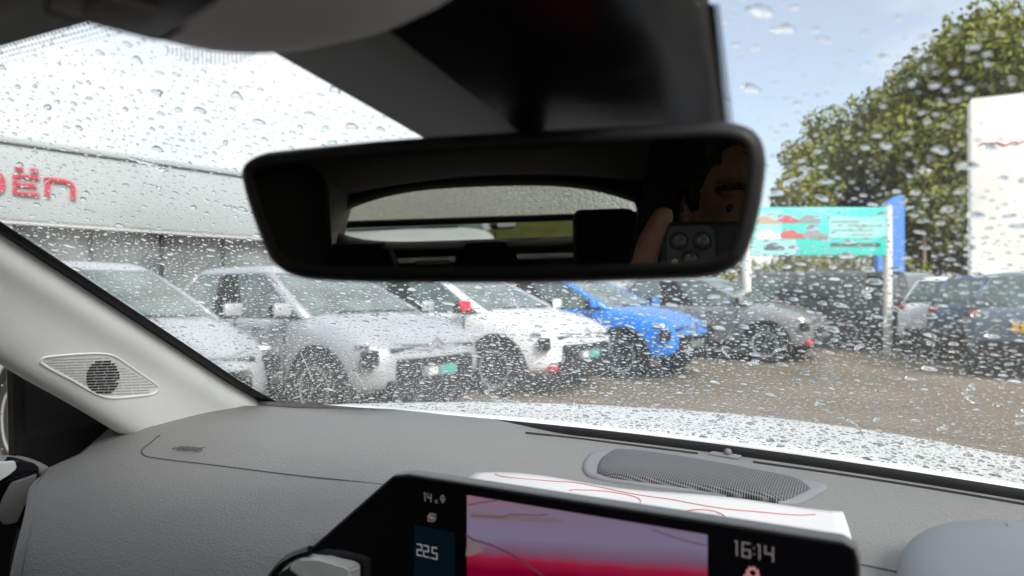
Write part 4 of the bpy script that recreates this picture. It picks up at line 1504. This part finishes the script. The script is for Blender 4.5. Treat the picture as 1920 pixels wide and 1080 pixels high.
tube('vent_lip', catmull(rimp, 40), .0062, M_DASH, lv, sides=12)

# instrument hood on the right
hd = superell('instrument_hood', (.378, .500, 1.050), (.226, .125, .074), M_DASH2, car, e=4.6, nu=64, nv=32, rot=Matrix.Rotation(R(-3), 4, 'Z').to_3x3())
hbv = BVHTree.FromPolygons([v.co.copy() for v in hd.data.vertices], [tuple(p.vertices) for p in hd.data.polygons])
def on_hood(u, v, lift=0.0):
    d_ = ray(u, v).normalized()
    h_ = hbv.ray_cast(CAM, d_)
    return h_[0] - d_ * lift if h_[0] is not None else None
hb = on_hood(1912, 985, .001)
if hb is not None:
    box('hood_button', hb - Vector((0, 0, .0015)), (.016, .010, .003), M_DASH2, hd, bev=.0015)

# ------------------------------------------------------------------ seats and the back of the cabin
def seat(name, x0, parent):
    s = empty(name); s.parent = parent
    box('cushion', (x0, -.22, .52), (.50, .56, .16), M_SEAT, s, bev=.06, seg=4)
    box('backrest', (x0, -.60, .85), (.48, .15, .62), M_SEAT, s, rot=Matrix.Rotation(R(-10), 4, 'X'), bev=.06, seg=4)
    h = box('headrest', (x0, -.64, 1.29), (.27, .11, .20), M_SEAT, s, bev=.045, seg=4)
    for dx in (-.06, .06):
        tube('headrest_rod', [(x0 + dx, -.63, 1.12), (x0 + dx, -.64, 1.25)], .007, M_CHROME, s, sides=8)
    return s
seat('front_seat', -.44, car)
ds = seat('front_seat', .40, car)
M_STITCH = mat('stitching', (.22, .22, .22), rough=.8)
bm = bmesh.new()
for k in range(22):
    z = 1.20 + k * .009
    x = .205 + .028 * ((z - 1.2) / .2)
    bm_tube(bm, [(x, -.505, z), (x + .0008, -.505, z + .005)], .0009, 4)
stt = from_bm('seat_stitching', bm, M_STITCH, ds)
loft('seat_wing', [[(.196, -.50, 1.0), (.25, -.505, 1.0), (.40, -.52, 1.0)], [(.193, -.50, 1.19), (.25, -.505, 1.19), (.40, -.52, 1.19)], [(.213, -.50, 1.29), (.26, -.505, 1.29), (.40, -.52, 1.29)], [(.232, -.50, 1.40), (.27, -.505, 1.40), (.40, -.52, 1.40)]], M_SEAT, ds, thick=.02)
rb = empty('rear_bench'); rb.parent = car
box('cushion', (0, -1.10, .50), (1.24, .50, .18), M_SEAT, rb, bev=.06, seg=3)
box('backrest', (0, -1.46, .82), (1.26, .16, .60), M_SEAT, rb, rot=Matrix.Rotation(R(-10), 4, 'X'), bev=.05, seg=3)
box('top_rail', (0, -1.53, 1.115), (1.24, .05, .035), mat('bench_grey', (.10, .10, .10), rough=.7), rb, bev=.012)
box('belt_guide', (-.215, -1.49, 1.136), (.10, .03, .012), M_SILV, rb, bev=.004)
for (hx, top, w) in [(-.43, 1.202, .27), (-.05, 1.195, .21)]:
    V = [(-.5, 0), (.5, 0), (.36, 1), (-.36, 1)]
    z0 = 1.09
    f3 = [(hx + p[0] * w, -1.36, z0 + p[1] * (top - z0)) for p in V]; b3 = [(hx + p[0] * w, -1.47, z0 + p[1] * (top - z0)) for p in V]
    bm = bmesh.new()
    f_ = [bm.verts.new(p) for p in f3]; k_ = [bm.verts.new(p) for p in b3]
    bm.faces.new(f_); bm.faces.new(k_[::-1])
    for i in range(4): bm.faces.new([f_[i], f_[(i + 1) % 4], k_[(i + 1) % 4], k_[i]])
    bmesh.ops.bevel(bm, geom=bm.edges[:], offset=.018, segments=3, affect='EDGES')
    from_bm('headrest', bm, M_SEAT, rb, angle=40)
box('headrest', (.285, -1.36, 1.185), (.17, .12, .19), M_SEAT, rb, bev=.025, seg=3)
box('parcel_shelf', (0, -1.80, 1.10), (1.24, .50, .02), M_TRIM, rb, bev=.006)

# tailgate: arched header, sloping upper pane, spoiler bar, lower pane
tg = empty('tailgate'); tg.parent = car
YR = -2.0
arch = []
for i in range(25):
    t = i / 24
    x = -.62 + 1.14 * t
    u = (x + .05) / .57
    zz = 1.372 - .088 * abs(u) ** 3.0
    arch.append((x, zz))
loft('header_trim', [[(x, YR + .0, z) for (x, z) in arch], [(x, YR + .03, z + .02) for (x, z) in arch], [(x, YR + .06, 1.47) for (x, z) in arch]], M_TRIM, tg, thick=.02)
for s, x0, x1 in ((-1, -.615, -.80), (1, .50, .80)):
    loft('side_trim', [[(x0, YR, 1.00), (x1, YR, 1.00)], [(x0 + .02 * s, YR, 1.20), (x1, YR, 1.20)], [(x0, YR, 1.275), (x1, YR, 1.275)], [(x0 - .02 * s, YR + .03, 1.34), (x1, YR + .03, 1.34)], [(x0, YR + .06, 1.48), (x1, YR + .06, 1.48)]], M_TRIM, tg, thick=.02)
box('spoiler_bar', (-.05, YR - .10, 1.238), (1.30, .05, .028), M_BLK, tg, bev=.008)
low = []
for i in range(25):
    x = -.62 + 1.14 * i / 24
    u = (x + .05) / .57
    low.append((x, 1.163 + .045 * abs(u) ** 6))
loft('lower_trim', [[(x, YR - .02, z) for (x, z) in low], [(x, YR - .0, z - .03) for (x, z) in low], [(x, YR, .40) for (x, z) in low]], M_TRIM, tg, thick=.02)
loft('upper_pane', [[(-.66, YR - .16, 1.235), (.60, YR - .16, 1.235)], [(-.66, YR + .04, 1.40), (.60, YR + .04, 1.40)]], M_WET, tg)
loft('lower_pane', [[(-.66, YR - .11, 1.12), (.60, YR - .11, 1.12)], [(-.66, YR - .11, 1.232), (.60, YR - .11, 1.232)]], M_CLEAR, tg, thick=.004)
box('floor_pan', (0, -.6, .28), (1.56, 3.0, .04), M_TRIM, car)
box('bulkhead', (0, .90, .70), (1.5, .03, .70), M_TRIM, car)

# ================================================================== THINGS IN THE CAR
# sheet of paper lying behind the screen
M_PAPER = mat('paper_white', (0.68, 0.68, 0.68), rough=.8)
M_INK = mat('red_ink', (.62, .12, .17), rough=.6)
ZP = 1.100
pTL, pTR, pBR = on_z(893, 888, ZP), on_z(1580, 951, ZP), on_z(1600, 1012, ZP)
pBL = pTL + (pBR - pTR)
def pap(s, t, lift=0.0):
    p = pTL + (pTR - pTL) * s + (pBL - pTL) * t
    return p + Vector((0, 0, lift + .0025 * math.sin(s * 5.0 + .6) + .002 * math.sin(s * 11) * (1 - t) - .006 * max(0, t - .5)))
paper = loft('paper_sheet', [[pap(i / 30, j / 8) for i in range(31)] for j in range(9)], M_PAPER, None, thick=.0003)
tag(paper, 'white sheet of paper with red pen curves lying behind the screen', 'paper')
ppl_n = (pTR - pTL).cross(pBL - pTL).normalized()
def pen(pix):
    a, b = pTR - pTL, pBL - pTL
    pts = []
    for (u, v) in pix:
        q = on_z(u, v, ZP) - pTL
        det = a.x * b.y - a.y * b.x
        s = (q.x * b.y - q.y * b.x) / det
        t = (a.x * q.y - a.y * q.x) / det
        pts.append(pap(s, t, .0006))
    tube('pen_line', catmull(pts, 40), .00040, M_INK, paper, sides=4)
pen([(928, 896), (950, 903), (1033, 909), (1080, 909), (1124, 914), (1194, 926), (1255, 935), (1307, 945), (1364, 953), (1430, 957), (1491, 960), (1528, 958)])
pen([(1067, 924), (1080, 922), (1124, 921), (1167, 925), (1194, 932), (1201, 939), (1198, 947)])
pen([(1266, 958), (1299, 954), (1329, 955), (1351, 960), (1360, 966), (1356, 972)])

# phone, its lens just behind the viewpoint
ph = empty('phone', CAM - FW * .0045)
ph.matrix_world = Matrix(((RT.x, -FW.x, 0, CAM.x - FW.x * .0045), (RT.y, -FW.y, 0, CAM.y - FW.y * .0045), (0, 0, 1, CAM.z), (0, 0, 0, 1)))   # local +y towards the driver
tag(ph, 'black phone held up in the mirror reflection, its camera lenses facing us', 'phone')
M_PHB = mat('phone_black', (.025, .027, .03), rough=.4)
M_PHC = mat('phone_camera_plate', (.075, .08, .08), rough=.3, metal=.3)
M_LENS = mat('phone_lens', (.10, .105, .105), rough=.2, coat=1, var=(160, .5))
box('phone_body', (.057, .0075, -.0225), (.152, .008, .0765), M_PHB, ph, bev=.0038, seg=3)
cpo = sqring(.040, .040, 40, 5.0)
bm = bmesh.new()
f_ = [bm.verts.new((.0096 - .020 + p[0], .0013, -.0075 - .020 + p[1])) for p in cpo[:-1]]; k_ = [bm.verts.new((.0096 - .020 + p[0], .0045, -.0075 - .020 + p[1])) for p in cpo[:-1]]
bm.faces.new(f_)
for i in range(40): bm.faces.new([f_[i], f_[(i + 1) % 40], k_[(i + 1) % 40], k_[i]])
cp = from_bm('camera_plate', bm, M_PHC, ph)
for (lx, lz_) in [(0, 0), (.0192, 0), (.0096, -.0152)]:
    bm = bmesh.new()
    Mr = Matrix.Translation((lx, .0018, lz_)) @ Matrix.Rotation(R(90), 4, 'X')
    bm_lathe(bm, [(.0082, 0), (.0082, .0014), (.0072, .0015), (.0070, .0008), (.0002, .0008)], Mr, 28)
    ln_ = from_bm('camera_lens', bm, M_PHB, ph, angle=40)
    bm = bmesh.new()
    bm_lathe(bm, [(.0062, .0002), (.0058, .0010), (.0042, .0016), (.0002, .0019)], Mr, 28)
    from_bm('lens_glass', bm, M_LENS, ln_, smooth=True)
bm = bmesh.new()
bm_lathe(bm, [(.0026, 0), (.0026, .0006), (.0002, .0008)], Matrix.Translation((-.0035, .0016, -.0175)) @ Matrix.Rotation(R(90), 4, 'X'), 16)
from_bm('flash', bm, mat('flash_white', (.75, .75, .70), rough=.3), ph)
# ------------------------------------------------------------------ the person holding the phone (seen in the mirror)
M_SKIN = mat('skin', (0.30, 0.155, 0.105), rough=.45, var=(45, .16), bump=(180, .15, 'noise', .0006))
M_HAIR = mat('dark_hair', (.012, .009, .008), rough=.6, bump=(260, .7, 'noise', .003))
M_JACK = mat('dark_jacket', (.014, .015, .018), rough=.85, bump=(90, .4, 'noise', .003))
M_EYEW = mat('eye_white', (.20, .18, .17), rough=.3)
M_IRIS = mat('eye_iris', (.02, .012, .008), rough=.15)

def caps(bm, a, b, ra, rb):
    t = bmesh.new()
    for (c, rr) in ((a, ra), (b, rb)):
        bmesh.ops.create_icosphere(t, subdivisions=2, radius=rr, matrix=Matrix.Translation(Vector(c)))
    h = bmesh.ops.convex_hull(t, input=t.verts)
    bmesh.ops.delete(t, geom=list({e for e in h['geom_interior'] + h['geom_unused'] if isinstance(e, bmesh.types.BMVert)}), context='VERTS')
    me = bpy.data.meshes.new('tmp'); t.to_mesh(me); t.free()
    bm.from_mesh(me); bpy.data.meshes.remove(me)
def ell(bm, c, r_, rot=None):
    m = Matrix.Translation(Vector(c))
    if rot is not None: m = m @ rot
    bmesh.ops.create_icosphere(bm, subdivisions=3, radius=1.0, matrix=m @ Matrix.Diagonal((*r_, 1)))
def fused(name, bm, m, parent, vox, it=6):
    o = from_bm(name, bm, m, parent, smooth=True)
    md = o.modifiers.new('fuse', 'REMESH'); md.mode = 'VOXEL'; md.voxel_size = vox; md.use_smooth_shade = True
    ms = o.modifiers.new('soften', 'SMOOTH'); ms.factor = .5; ms.iterations = it
    return o

prnd0 = random.Random(2)
HC = Vector((.350, -.445, 1.300))        # head centre
bm = bmesh.new()
# head: skull, face, jaw, nose, ears, brow ridge
ell(bm, HC + Vector((0, -.015, .035)), (.076, .094, .088))
ell(bm, HC + Vector((0, .018, -.025)), (.063, .070, .085))
ell(bm, HC + Vector((0, .040, -.085)), (.040, .040, .036))
caps(bm, HC + Vector((0, .086, .004)), HC + Vector((0, .102, -.034)), .008, .013)
ell(bm, HC + Vector((0, .086, -.062)), (.026, .012, .010))
for s in (-1, 1):
    ell(bm, HC + Vector((s * .076, -.008, -.012)), (.011, .019, .031))
    caps(bm, HC + Vector((s * .012, .078, .022)), HC + Vector((s * .050, .064, .024)), .011, .010)
    ell(bm, HC + Vector((s * .044, .052, -.028)), (.020, .022, .020))
caps(bm, HC + Vector((0, -.02, -.06)), HC + Vector((0, -.045, -.17)), .056, .060)
# torso and arms
caps(bm, HC + Vector((0, -.06, -.22)), HC + Vector((0, -.07, -.34)), .12, .135)
caps(bm, HC + Vector((-.13, -.06, -.22)), HC + Vector((.13, -.06, -.22)), .065, .065)
caps(bm, HC + Vector((0, -.06, -.34)), HC + Vector((0, -.04, -.62)), .135, .145)
LW, RWr = Vector((.100, -.085, 1.165)), Vector((.325, -.03, 1.165))
LE, RE = Vector((.085, -.30, 1.00)), Vector((.56, -.22, .98))
for s, E_, W_ in ((-1, LE, LW), (1, RE, RWr)):
    S_ = HC + Vector((s * .175, -.06, -.225))
    caps(bm, S_, E_, .055, .044)
    caps(bm, E_, W_, .042, .028)
for s in (-1, 1):
    caps(bm, HC + Vector((s * .09, .0, -.66)), HC + Vector((s * .13, .42, -.66)), .085, .065)
    caps(bm, HC + Vector((s * .13, .42, -.66)), HC + Vector((s * .13, .55, -1.0)), .060, .045)
# left hand: palm under the short end of the phone, forefinger up its edge
def L(r_, f_, z): return CAM + RT * r_ + FW * f_ + UP * z
pal = L(-.024, -.026, -.080)
caps(bm, LW, pal, .027, .026)
caps(bm, L(-.036, -.022, -.070), L(-.008, -.030, -.068), .017, .017)
def finger(pts, rads):
    for i in range(len(pts) - 1): caps(bm, pts[i], pts[i + 1], rads[i], rads[i + 1])
finger([L(-.034, -.016, -.062), L(-.034, -.010, -.030), L(-.026, -.011, -.002), L(-.015, -.013, .021)], [.0140, .0125, .0118, .0098])
finger([L(-.022, -.010, -.068), L(-.012, -.001, -.068), L(.004, .002, -.066), L(.016, .003, -.064)], [.010, .0092, .0085, .0075])
finger([L(-.020, -.014, -.080), L(-.004, -.004, -.082), L(.012, -.002, -.080), L(.020, -.004, -.076)], [.010, .009, .0085, .0075])
finger([L(-.016, -.022, -.090), L(.000, -.010, -.094), L(.012, -.008, -.092), L(.018, -.010, -.087)], [.009, .008, .0075, .0065])
finger([L(-.030, -.038, -.072), L(-.020, -.042, -.046), L(-.004, -.032, -.030), L(.008, -.028, -.018)], [.013, .012, .0105, .0085])
# right hand round the far end of the phone
p2 = L(.146, -.040, -.075)
caps(bm, RWr, p2, .027, .026)
caps(bm, L(.132, -.034, -.066), L(.156, -.034, -.060), .017, .017)
finger([L(.158, -.028, -.050), L(.158, -.012, -.030), L(.146, -.002, -.014), L(.134, .001, -.004)], [.0115, .0105, .009, .0078])
finger([L(.160, -.030, -.062), L(.158, -.010, -.050), L(.142, .000, -.040), L(.128, .002, -.034)], [.011, .010, .009, .0078])
finger([L(.154, -.032, -.074), L(.150, -.010, -.068), L(.138, .000, -.062), L(.126, .002, -.056)], [.0105, .0095, .009, .0078])
finger([L(.146, -.036, -.086), L(.142, -.014, -.082), L(.132, -.004, -.076), L(.124, -.001, -.070)], [.0095, .0085, .008, .007])
finger([L(.150, -.048, -.062), L(.142, -.046, -.040), L(.128, -.034, -.024), L(.116, -.030, -.014)], [.013, .012, .0105, .0085])
person = fused('person', bm, M_SKIN, None, .0042, 5)
tag(person, 'person with dark hair and dark jacket seen in the mirror, holding up the phone', 'person')
bm = bmesh.new()
ell(bm, HC + Vector((0, -.028, .046)), (.082, .098, .090))
for i in range(16):
    a = math.pi * i / 15
    ell(bm, HC + Vector((math.cos(a) * .062, .045 - .012 * abs(math.cos(a)), .098 + .018 * math.sin(a))), (.024, .026, .020))
for s in (-1, 1):
    for q in range(7):
        t = q / 6
        caps(bm, HC + Vector((s * (.060 + .010 * t), .040 - .030 * t, .075 - .055 * t)), HC + Vector((s * (.068 + .006 * t), .030 - .030 * t, .055 - .060 * t)), .013, .010)
hr = fused('hair', bm, M_HAIR, person, .004, 2)
tx = bpy.data.textures.new('hair_tufts', 'CLOUDS'); tx.noise_scale = .012
dm = hr.modifiers.new('tufts', 'DISPLACE'); dm.texture = tx; dm.strength = .016; dm.mid_level = .45; dm.texture_coords = 'LOCAL'
bm = bmesh.new()
caps(bm, HC + Vector((0, -.06, -.20)), HC + Vector((0, -.07, -.34)), .132, .15)
caps(bm, HC + Vector((-.14, -.06, -.225)), HC + Vector((.14, -.06, -.225)), .074, .074)
caps(bm, HC + Vector((0, -.06, -.34)), HC + Vector((0, -.04, -.64)), .15, .158)
for s, E_, W_ in ((-1, LE, LW), (1, RE, RWr)):
    S_ = HC + Vector((s * .175, -.06, -.225))
    caps(bm, S_, E_, .066, .056)
    caps(bm, E_, E_ + (W_ - E_) * .86, .055, .039)
for s in (-1, 1):
    caps(bm, HC + Vector((s * .09, .0, -.66)), HC + Vector((s * .13, .42, -.66)), .096, .076)
    caps(bm, HC + Vector((s * .13, .42, -.66)), HC + Vector((s * .13, .55, -.97)), .071, .058)
fused('jacket', bm, M_JACK, person, .009, 3)
for s in (-1, 1):
    ec = HC + Vector((s * .033, .0575, -.003))
    bm = bmesh.new(); ell(bm, ec, (.0150, .0135, .0115)); ey_ = from_bm('eye', bm, M_EYEW, person, smooth=True)
    bm = bmesh.new(); ell(bm, ec + Vector((-.002, .0105, -.001)), (.0075, .0045, .0075)); from_bm('iris', bm, M_IRIS, ey_, smooth=True)
    bm = bmesh.new()
    cv = catmull([HC + Vector((s * .012, .0925, .017)), HC + Vector((s * .034, .0865, .026)), HC + Vector((s * .058, .068, .020))], 40)
    for q in range(39):
        for w in range(4):
            p0 = cv[q] + Vector((0, 0, prnd0.uniform(-.0045, .0045)))
            bm_tube(bm, [p0, p0 + (cv[min(39, q + 2)] - cv[q]) * 1.6 + Vector((0, .0015, prnd0.uniform(-.001, .003)))], [.0009, .0003], 4)
    from_bm('eyebrow', bm, M_HAIR, person, smooth=True)
    bm = bmesh.new()
    bm_tube(bm, catmull([ec + Vector((-.016, .006, .004)), ec + Vector((0, .0135, .0085)), ec + Vector((.016, .005, .004))], 8), .0032, 6)
    from_bm('eyelid', bm, M_SKIN, person, smooth=True)

# ------------------------------------------------------------------ rain on the glass
rg = np.random.default_rng(12)
NS, NR = 10, 3
PH = np.array([2 * math.pi * k / NS for k in range(NS)])
def drops_mesh(P, N, E1_, E2_, rad, asp, hgt):
    """water beads: domed cap on a flat foot, outline slightly irregular"""
    k = len(P)
    amp = rg.normal(size=(k, 3)) * np.array([.17, .12, .07])
    pha = rg.random((k, 3)) * 2 * math.pi
    out_ = 1 + sum(amp[:, i:i + 1] * np.cos((i + 2) * PH[None] + pha[:, i:i + 1]) for i in range(3))      # k x NS
    rot = rg.normal(size=k) * .3
    cs, sn = np.cos(PH), np.sin(PH)
    ux, uy = out_ * cs[None], out_ * sn[None] * asp[:, None]
    rx_ = ux * np.cos(rot)[:, None] - uy * np.sin(rot)[:, None]
    ry_ = ux * np.sin(rot)[:, None] + uy * np.cos(rot)[:, None]
    ringt = np.array([1.0, .84, .46])
    ringz = np.array([0.0, .62, .97])
    V, F = [], []
    for t, z in zip(ringt, ringz):
        V.append(P[:, None] + (E1_[:, None] * rx_[..., None] + E2_[:, None] * (ry_ - .22 * z * asp[:, None])[..., None]) * (rad[:, None, None] * t) + N[:, None] * (hgt * rad * z)[:, None, None])
    top = P[:, None] + N[:, None] * (hgt * rad)[:, None, None] + E2_[:, None] * (-.2 * rad * .1)[:, None, None]
    base = V[0].copy() - N[:, None] * 1e-5
    bc_ = P[:, None] - N[:, None] * 1e-5
    allv = np.concatenate(V + [top, base, bc_], 1)        # per drop: NR*NS + 1 + NS + 1
    nv = allv.shape[1]
    fs = []
    for j in range(NR - 1):
        for i in range(NS):
            fs.append((j * NS + i, j * NS + (i + 1) % NS, (j + 1) * NS + (i + 1) % NS, (j + 1) * NS + i))
    quads = np.array(fs)
    tp = NR * NS
    b0_ = tp + 1
    tris = [((NR - 1) * NS + i, (NR - 1) * NS + (i + 1) % NS, tp) for i in range(NS)] + [(b0_ + (i + 1) % NS, b0_ + i, b0_ + NS) for i in range(NS)]
    tris = np.array(tris)
    off = (np.arange(k) * nv)[:, None, None]
    Q = (quads[None] + off).reshape(-1, 4)
    T = (tris[None] + off).reshape(-1, 3)
    me = bpy.data.meshes.new('raindrops')
    VV = allv.reshape(-1, 3).astype(np.float32)
    me.vertices.add(len(VV)); me.vertices.foreach_set('co', VV.ravel())
    li = np.concatenate([Q.ravel(), T.ravel()]).astype(np.int32)
    me.loops.add(len(li)); me.loops.foreach_set('vertex_index', li)
    ls = np.concatenate([np.arange(len(Q)) * 4, len(Q) * 4 + np.arange(len(T)) * 3]).astype(np.int32)
    me.polygons.add(len(ls)); me.polygons.foreach_set('loop_start', ls)
    me.polygons.foreach_set('use_smooth', np.ones(len(ls), bool))
    me.update(); me.validate()
    me.materials.append(M_WATER)
    return me

def scatter(n, pick, rads, gap):
    """dart throwing with a hash grid so that beads do not run into each other"""
    cell = .0145
    grid = {}
    res = []
    for rr in rads:
        for _ in range(4):
            q = pick()
            if q is None: continue
            key = (int(q[0] / cell), int(q[1] / cell))
            ok = True
            for a in (-1, 0, 1):
                for b in (-1, 0, 1):
                    for (x2, y2, r2) in grid.get((key[0] + a, key[1] + b), ()):
                        if (q[0] - x2) ** 2 + (q[1] - y2) ** 2 < ((rr + r2) * gap) ** 2:
                            ok = False
            if ok:
                grid.setdefault(key, []).append((q[0], q[1], rr))
                res.append((q[0], q[1], rr))
                break
    return res

prnd = random.Random(5)
def swept(x, y):
    # the wiper's arc: the patch high on the right beyond it was never wiped
    return (x - .02) ** 2 + (y - .90) ** 2 < .585 ** 2 or x < -.1
def pick_ws():
    b = prnd.random()
    a = prnd.uniform(-.97, .80)
    p = wpt(a, b)
    if b < .008 or b > .93: return None
    # fewer beads in the clear patch high on the right
    if p.x > .03 and p.y < .40:
        if prnd.random() < .62: return None
    # more and finer beads low down where water gathers
    if prnd.random() > .85 + .15 * (1 - b) ** 1.2: return None
    # patches where the water has gathered or drained
    f = math.sin(p.x * 23 + 1.3 * math.sin(p.y * 17)) * math.sin(p.y * 29 + 1.7 * math.sin(p.x * 13 + 2))
    if prnd.random() < .30 * max(0, f): return None
    return (p.x, p.y)
NDROP = 42000
rads = np.sort(np.clip(rg.lognormal(math.log(.00095), .64, NDROP), .00040, .0058))[::-1]
dr = scatter(NDROP, pick_ws, rads, 1.04)
A_ = np.array(dr)
Pn = np.array([tuple(Vector((x, y, wsz(x, y))) + wnorm(x, y) * .0048) for x, y, _ in dr])
Nn = np.array([tuple(wnorm(x, y)) for x, y, _ in dr])
E1n = np.cross(np.array([[0, 1., 0]]), Nn); E1n /= np.linalg.norm(E1n, axis=1)[:, None]
E2n = np.cross(Nn, E1n)
k = len(dr)
A_[:, 2] *= 1.02 - .22 * np.clip((A_[:, 1] - .75) / -.5, 0, 1)
me = drops_mesh(Pn, Nn, E1n, E2n, A_[:, 2], rg.uniform(.40, .82, k), rg.uniform(.22, .42, k))
rd = link(bpy.data.objects.new('raindrops', me))
tag(rd, 'clear raindrops beaded all over the windscreen', 'raindrops', kind='stuff')

# a few on the side glass by the door corner, and thin runs on the windscreen
sd_ = scatter(500, lambda: (prnd.uniform(.0, .42), prnd.uniform(1.03, 1.19)), np.sort(np.clip(rg.lognormal(math.log(.0011), .4, 500), .0006, .003))[::-1], 1.1)
S_ = np.array(sd_)
kk = len(sd_)
me2 = drops_mesh(np.stack([np.interp(S_[:, 1], [1.02, 1.2], [-.7488, -.7385]), S_[:, 0], S_[:, 1]], 1), np.tile([[-1., 0, .055]], (kk, 1)), np.tile([[0, 1., 0]], (kk, 1)), np.tile([[.055, 0, 1.]], (kk, 1)), S_[:, 2], rg.uniform(.9, 1.4, kk), rg.uniform(.4, .6, kk))
rd2 = link(bpy.data.objects.new('raindrops', me2))
tag(rd2, 'clear raindrops on the left side window', 'raindrops', kind='stuff')
bm = bmesh.new()
for pix in [[(560, 665), (572, 690), (585, 720)], [(905, 735), (920, 750), (938, 765)], [(1600, 800), (1612, 815), (1618, 828)], [(660, 700), (675, 720), (682, 735)]]:
    pts = catmull([on_ws(u, v) + wnorm(0, .6) * .0046 for (u, v) in pix], 22)
    bm_tube(bm, pts, [.0006 + .0005 * abs(math.sin(i * 1.3)) for i in range(22)], 6)
for i in range(60):
    x, y = prnd.uniform(-.62, .40), prnd.uniform(.30, .80)
    pts = []
    for j in range(prnd.randint(5, 11)):
        pts.append(Vector((x, y, wsz(x, y))) + wnorm(x, y) * .0047)
        x += prnd.gauss(0, .0022); y += prnd.uniform(.0008, .0022)
    pts = catmull(pts, len(pts) * 2)
    r0 = prnd.uniform(.0008, .0017)
    bm_tube(bm, pts, [r0 * (.5 + .7 * abs(math.sin(q * .9 + i))) for q in range(len(pts))], 6)
rn = from_bm('water_runs', bm, M_WATER, None, smooth=True)
tag(rn, 'thin runs of rainwater down the windscreen', 'raindrops', kind='stuff')
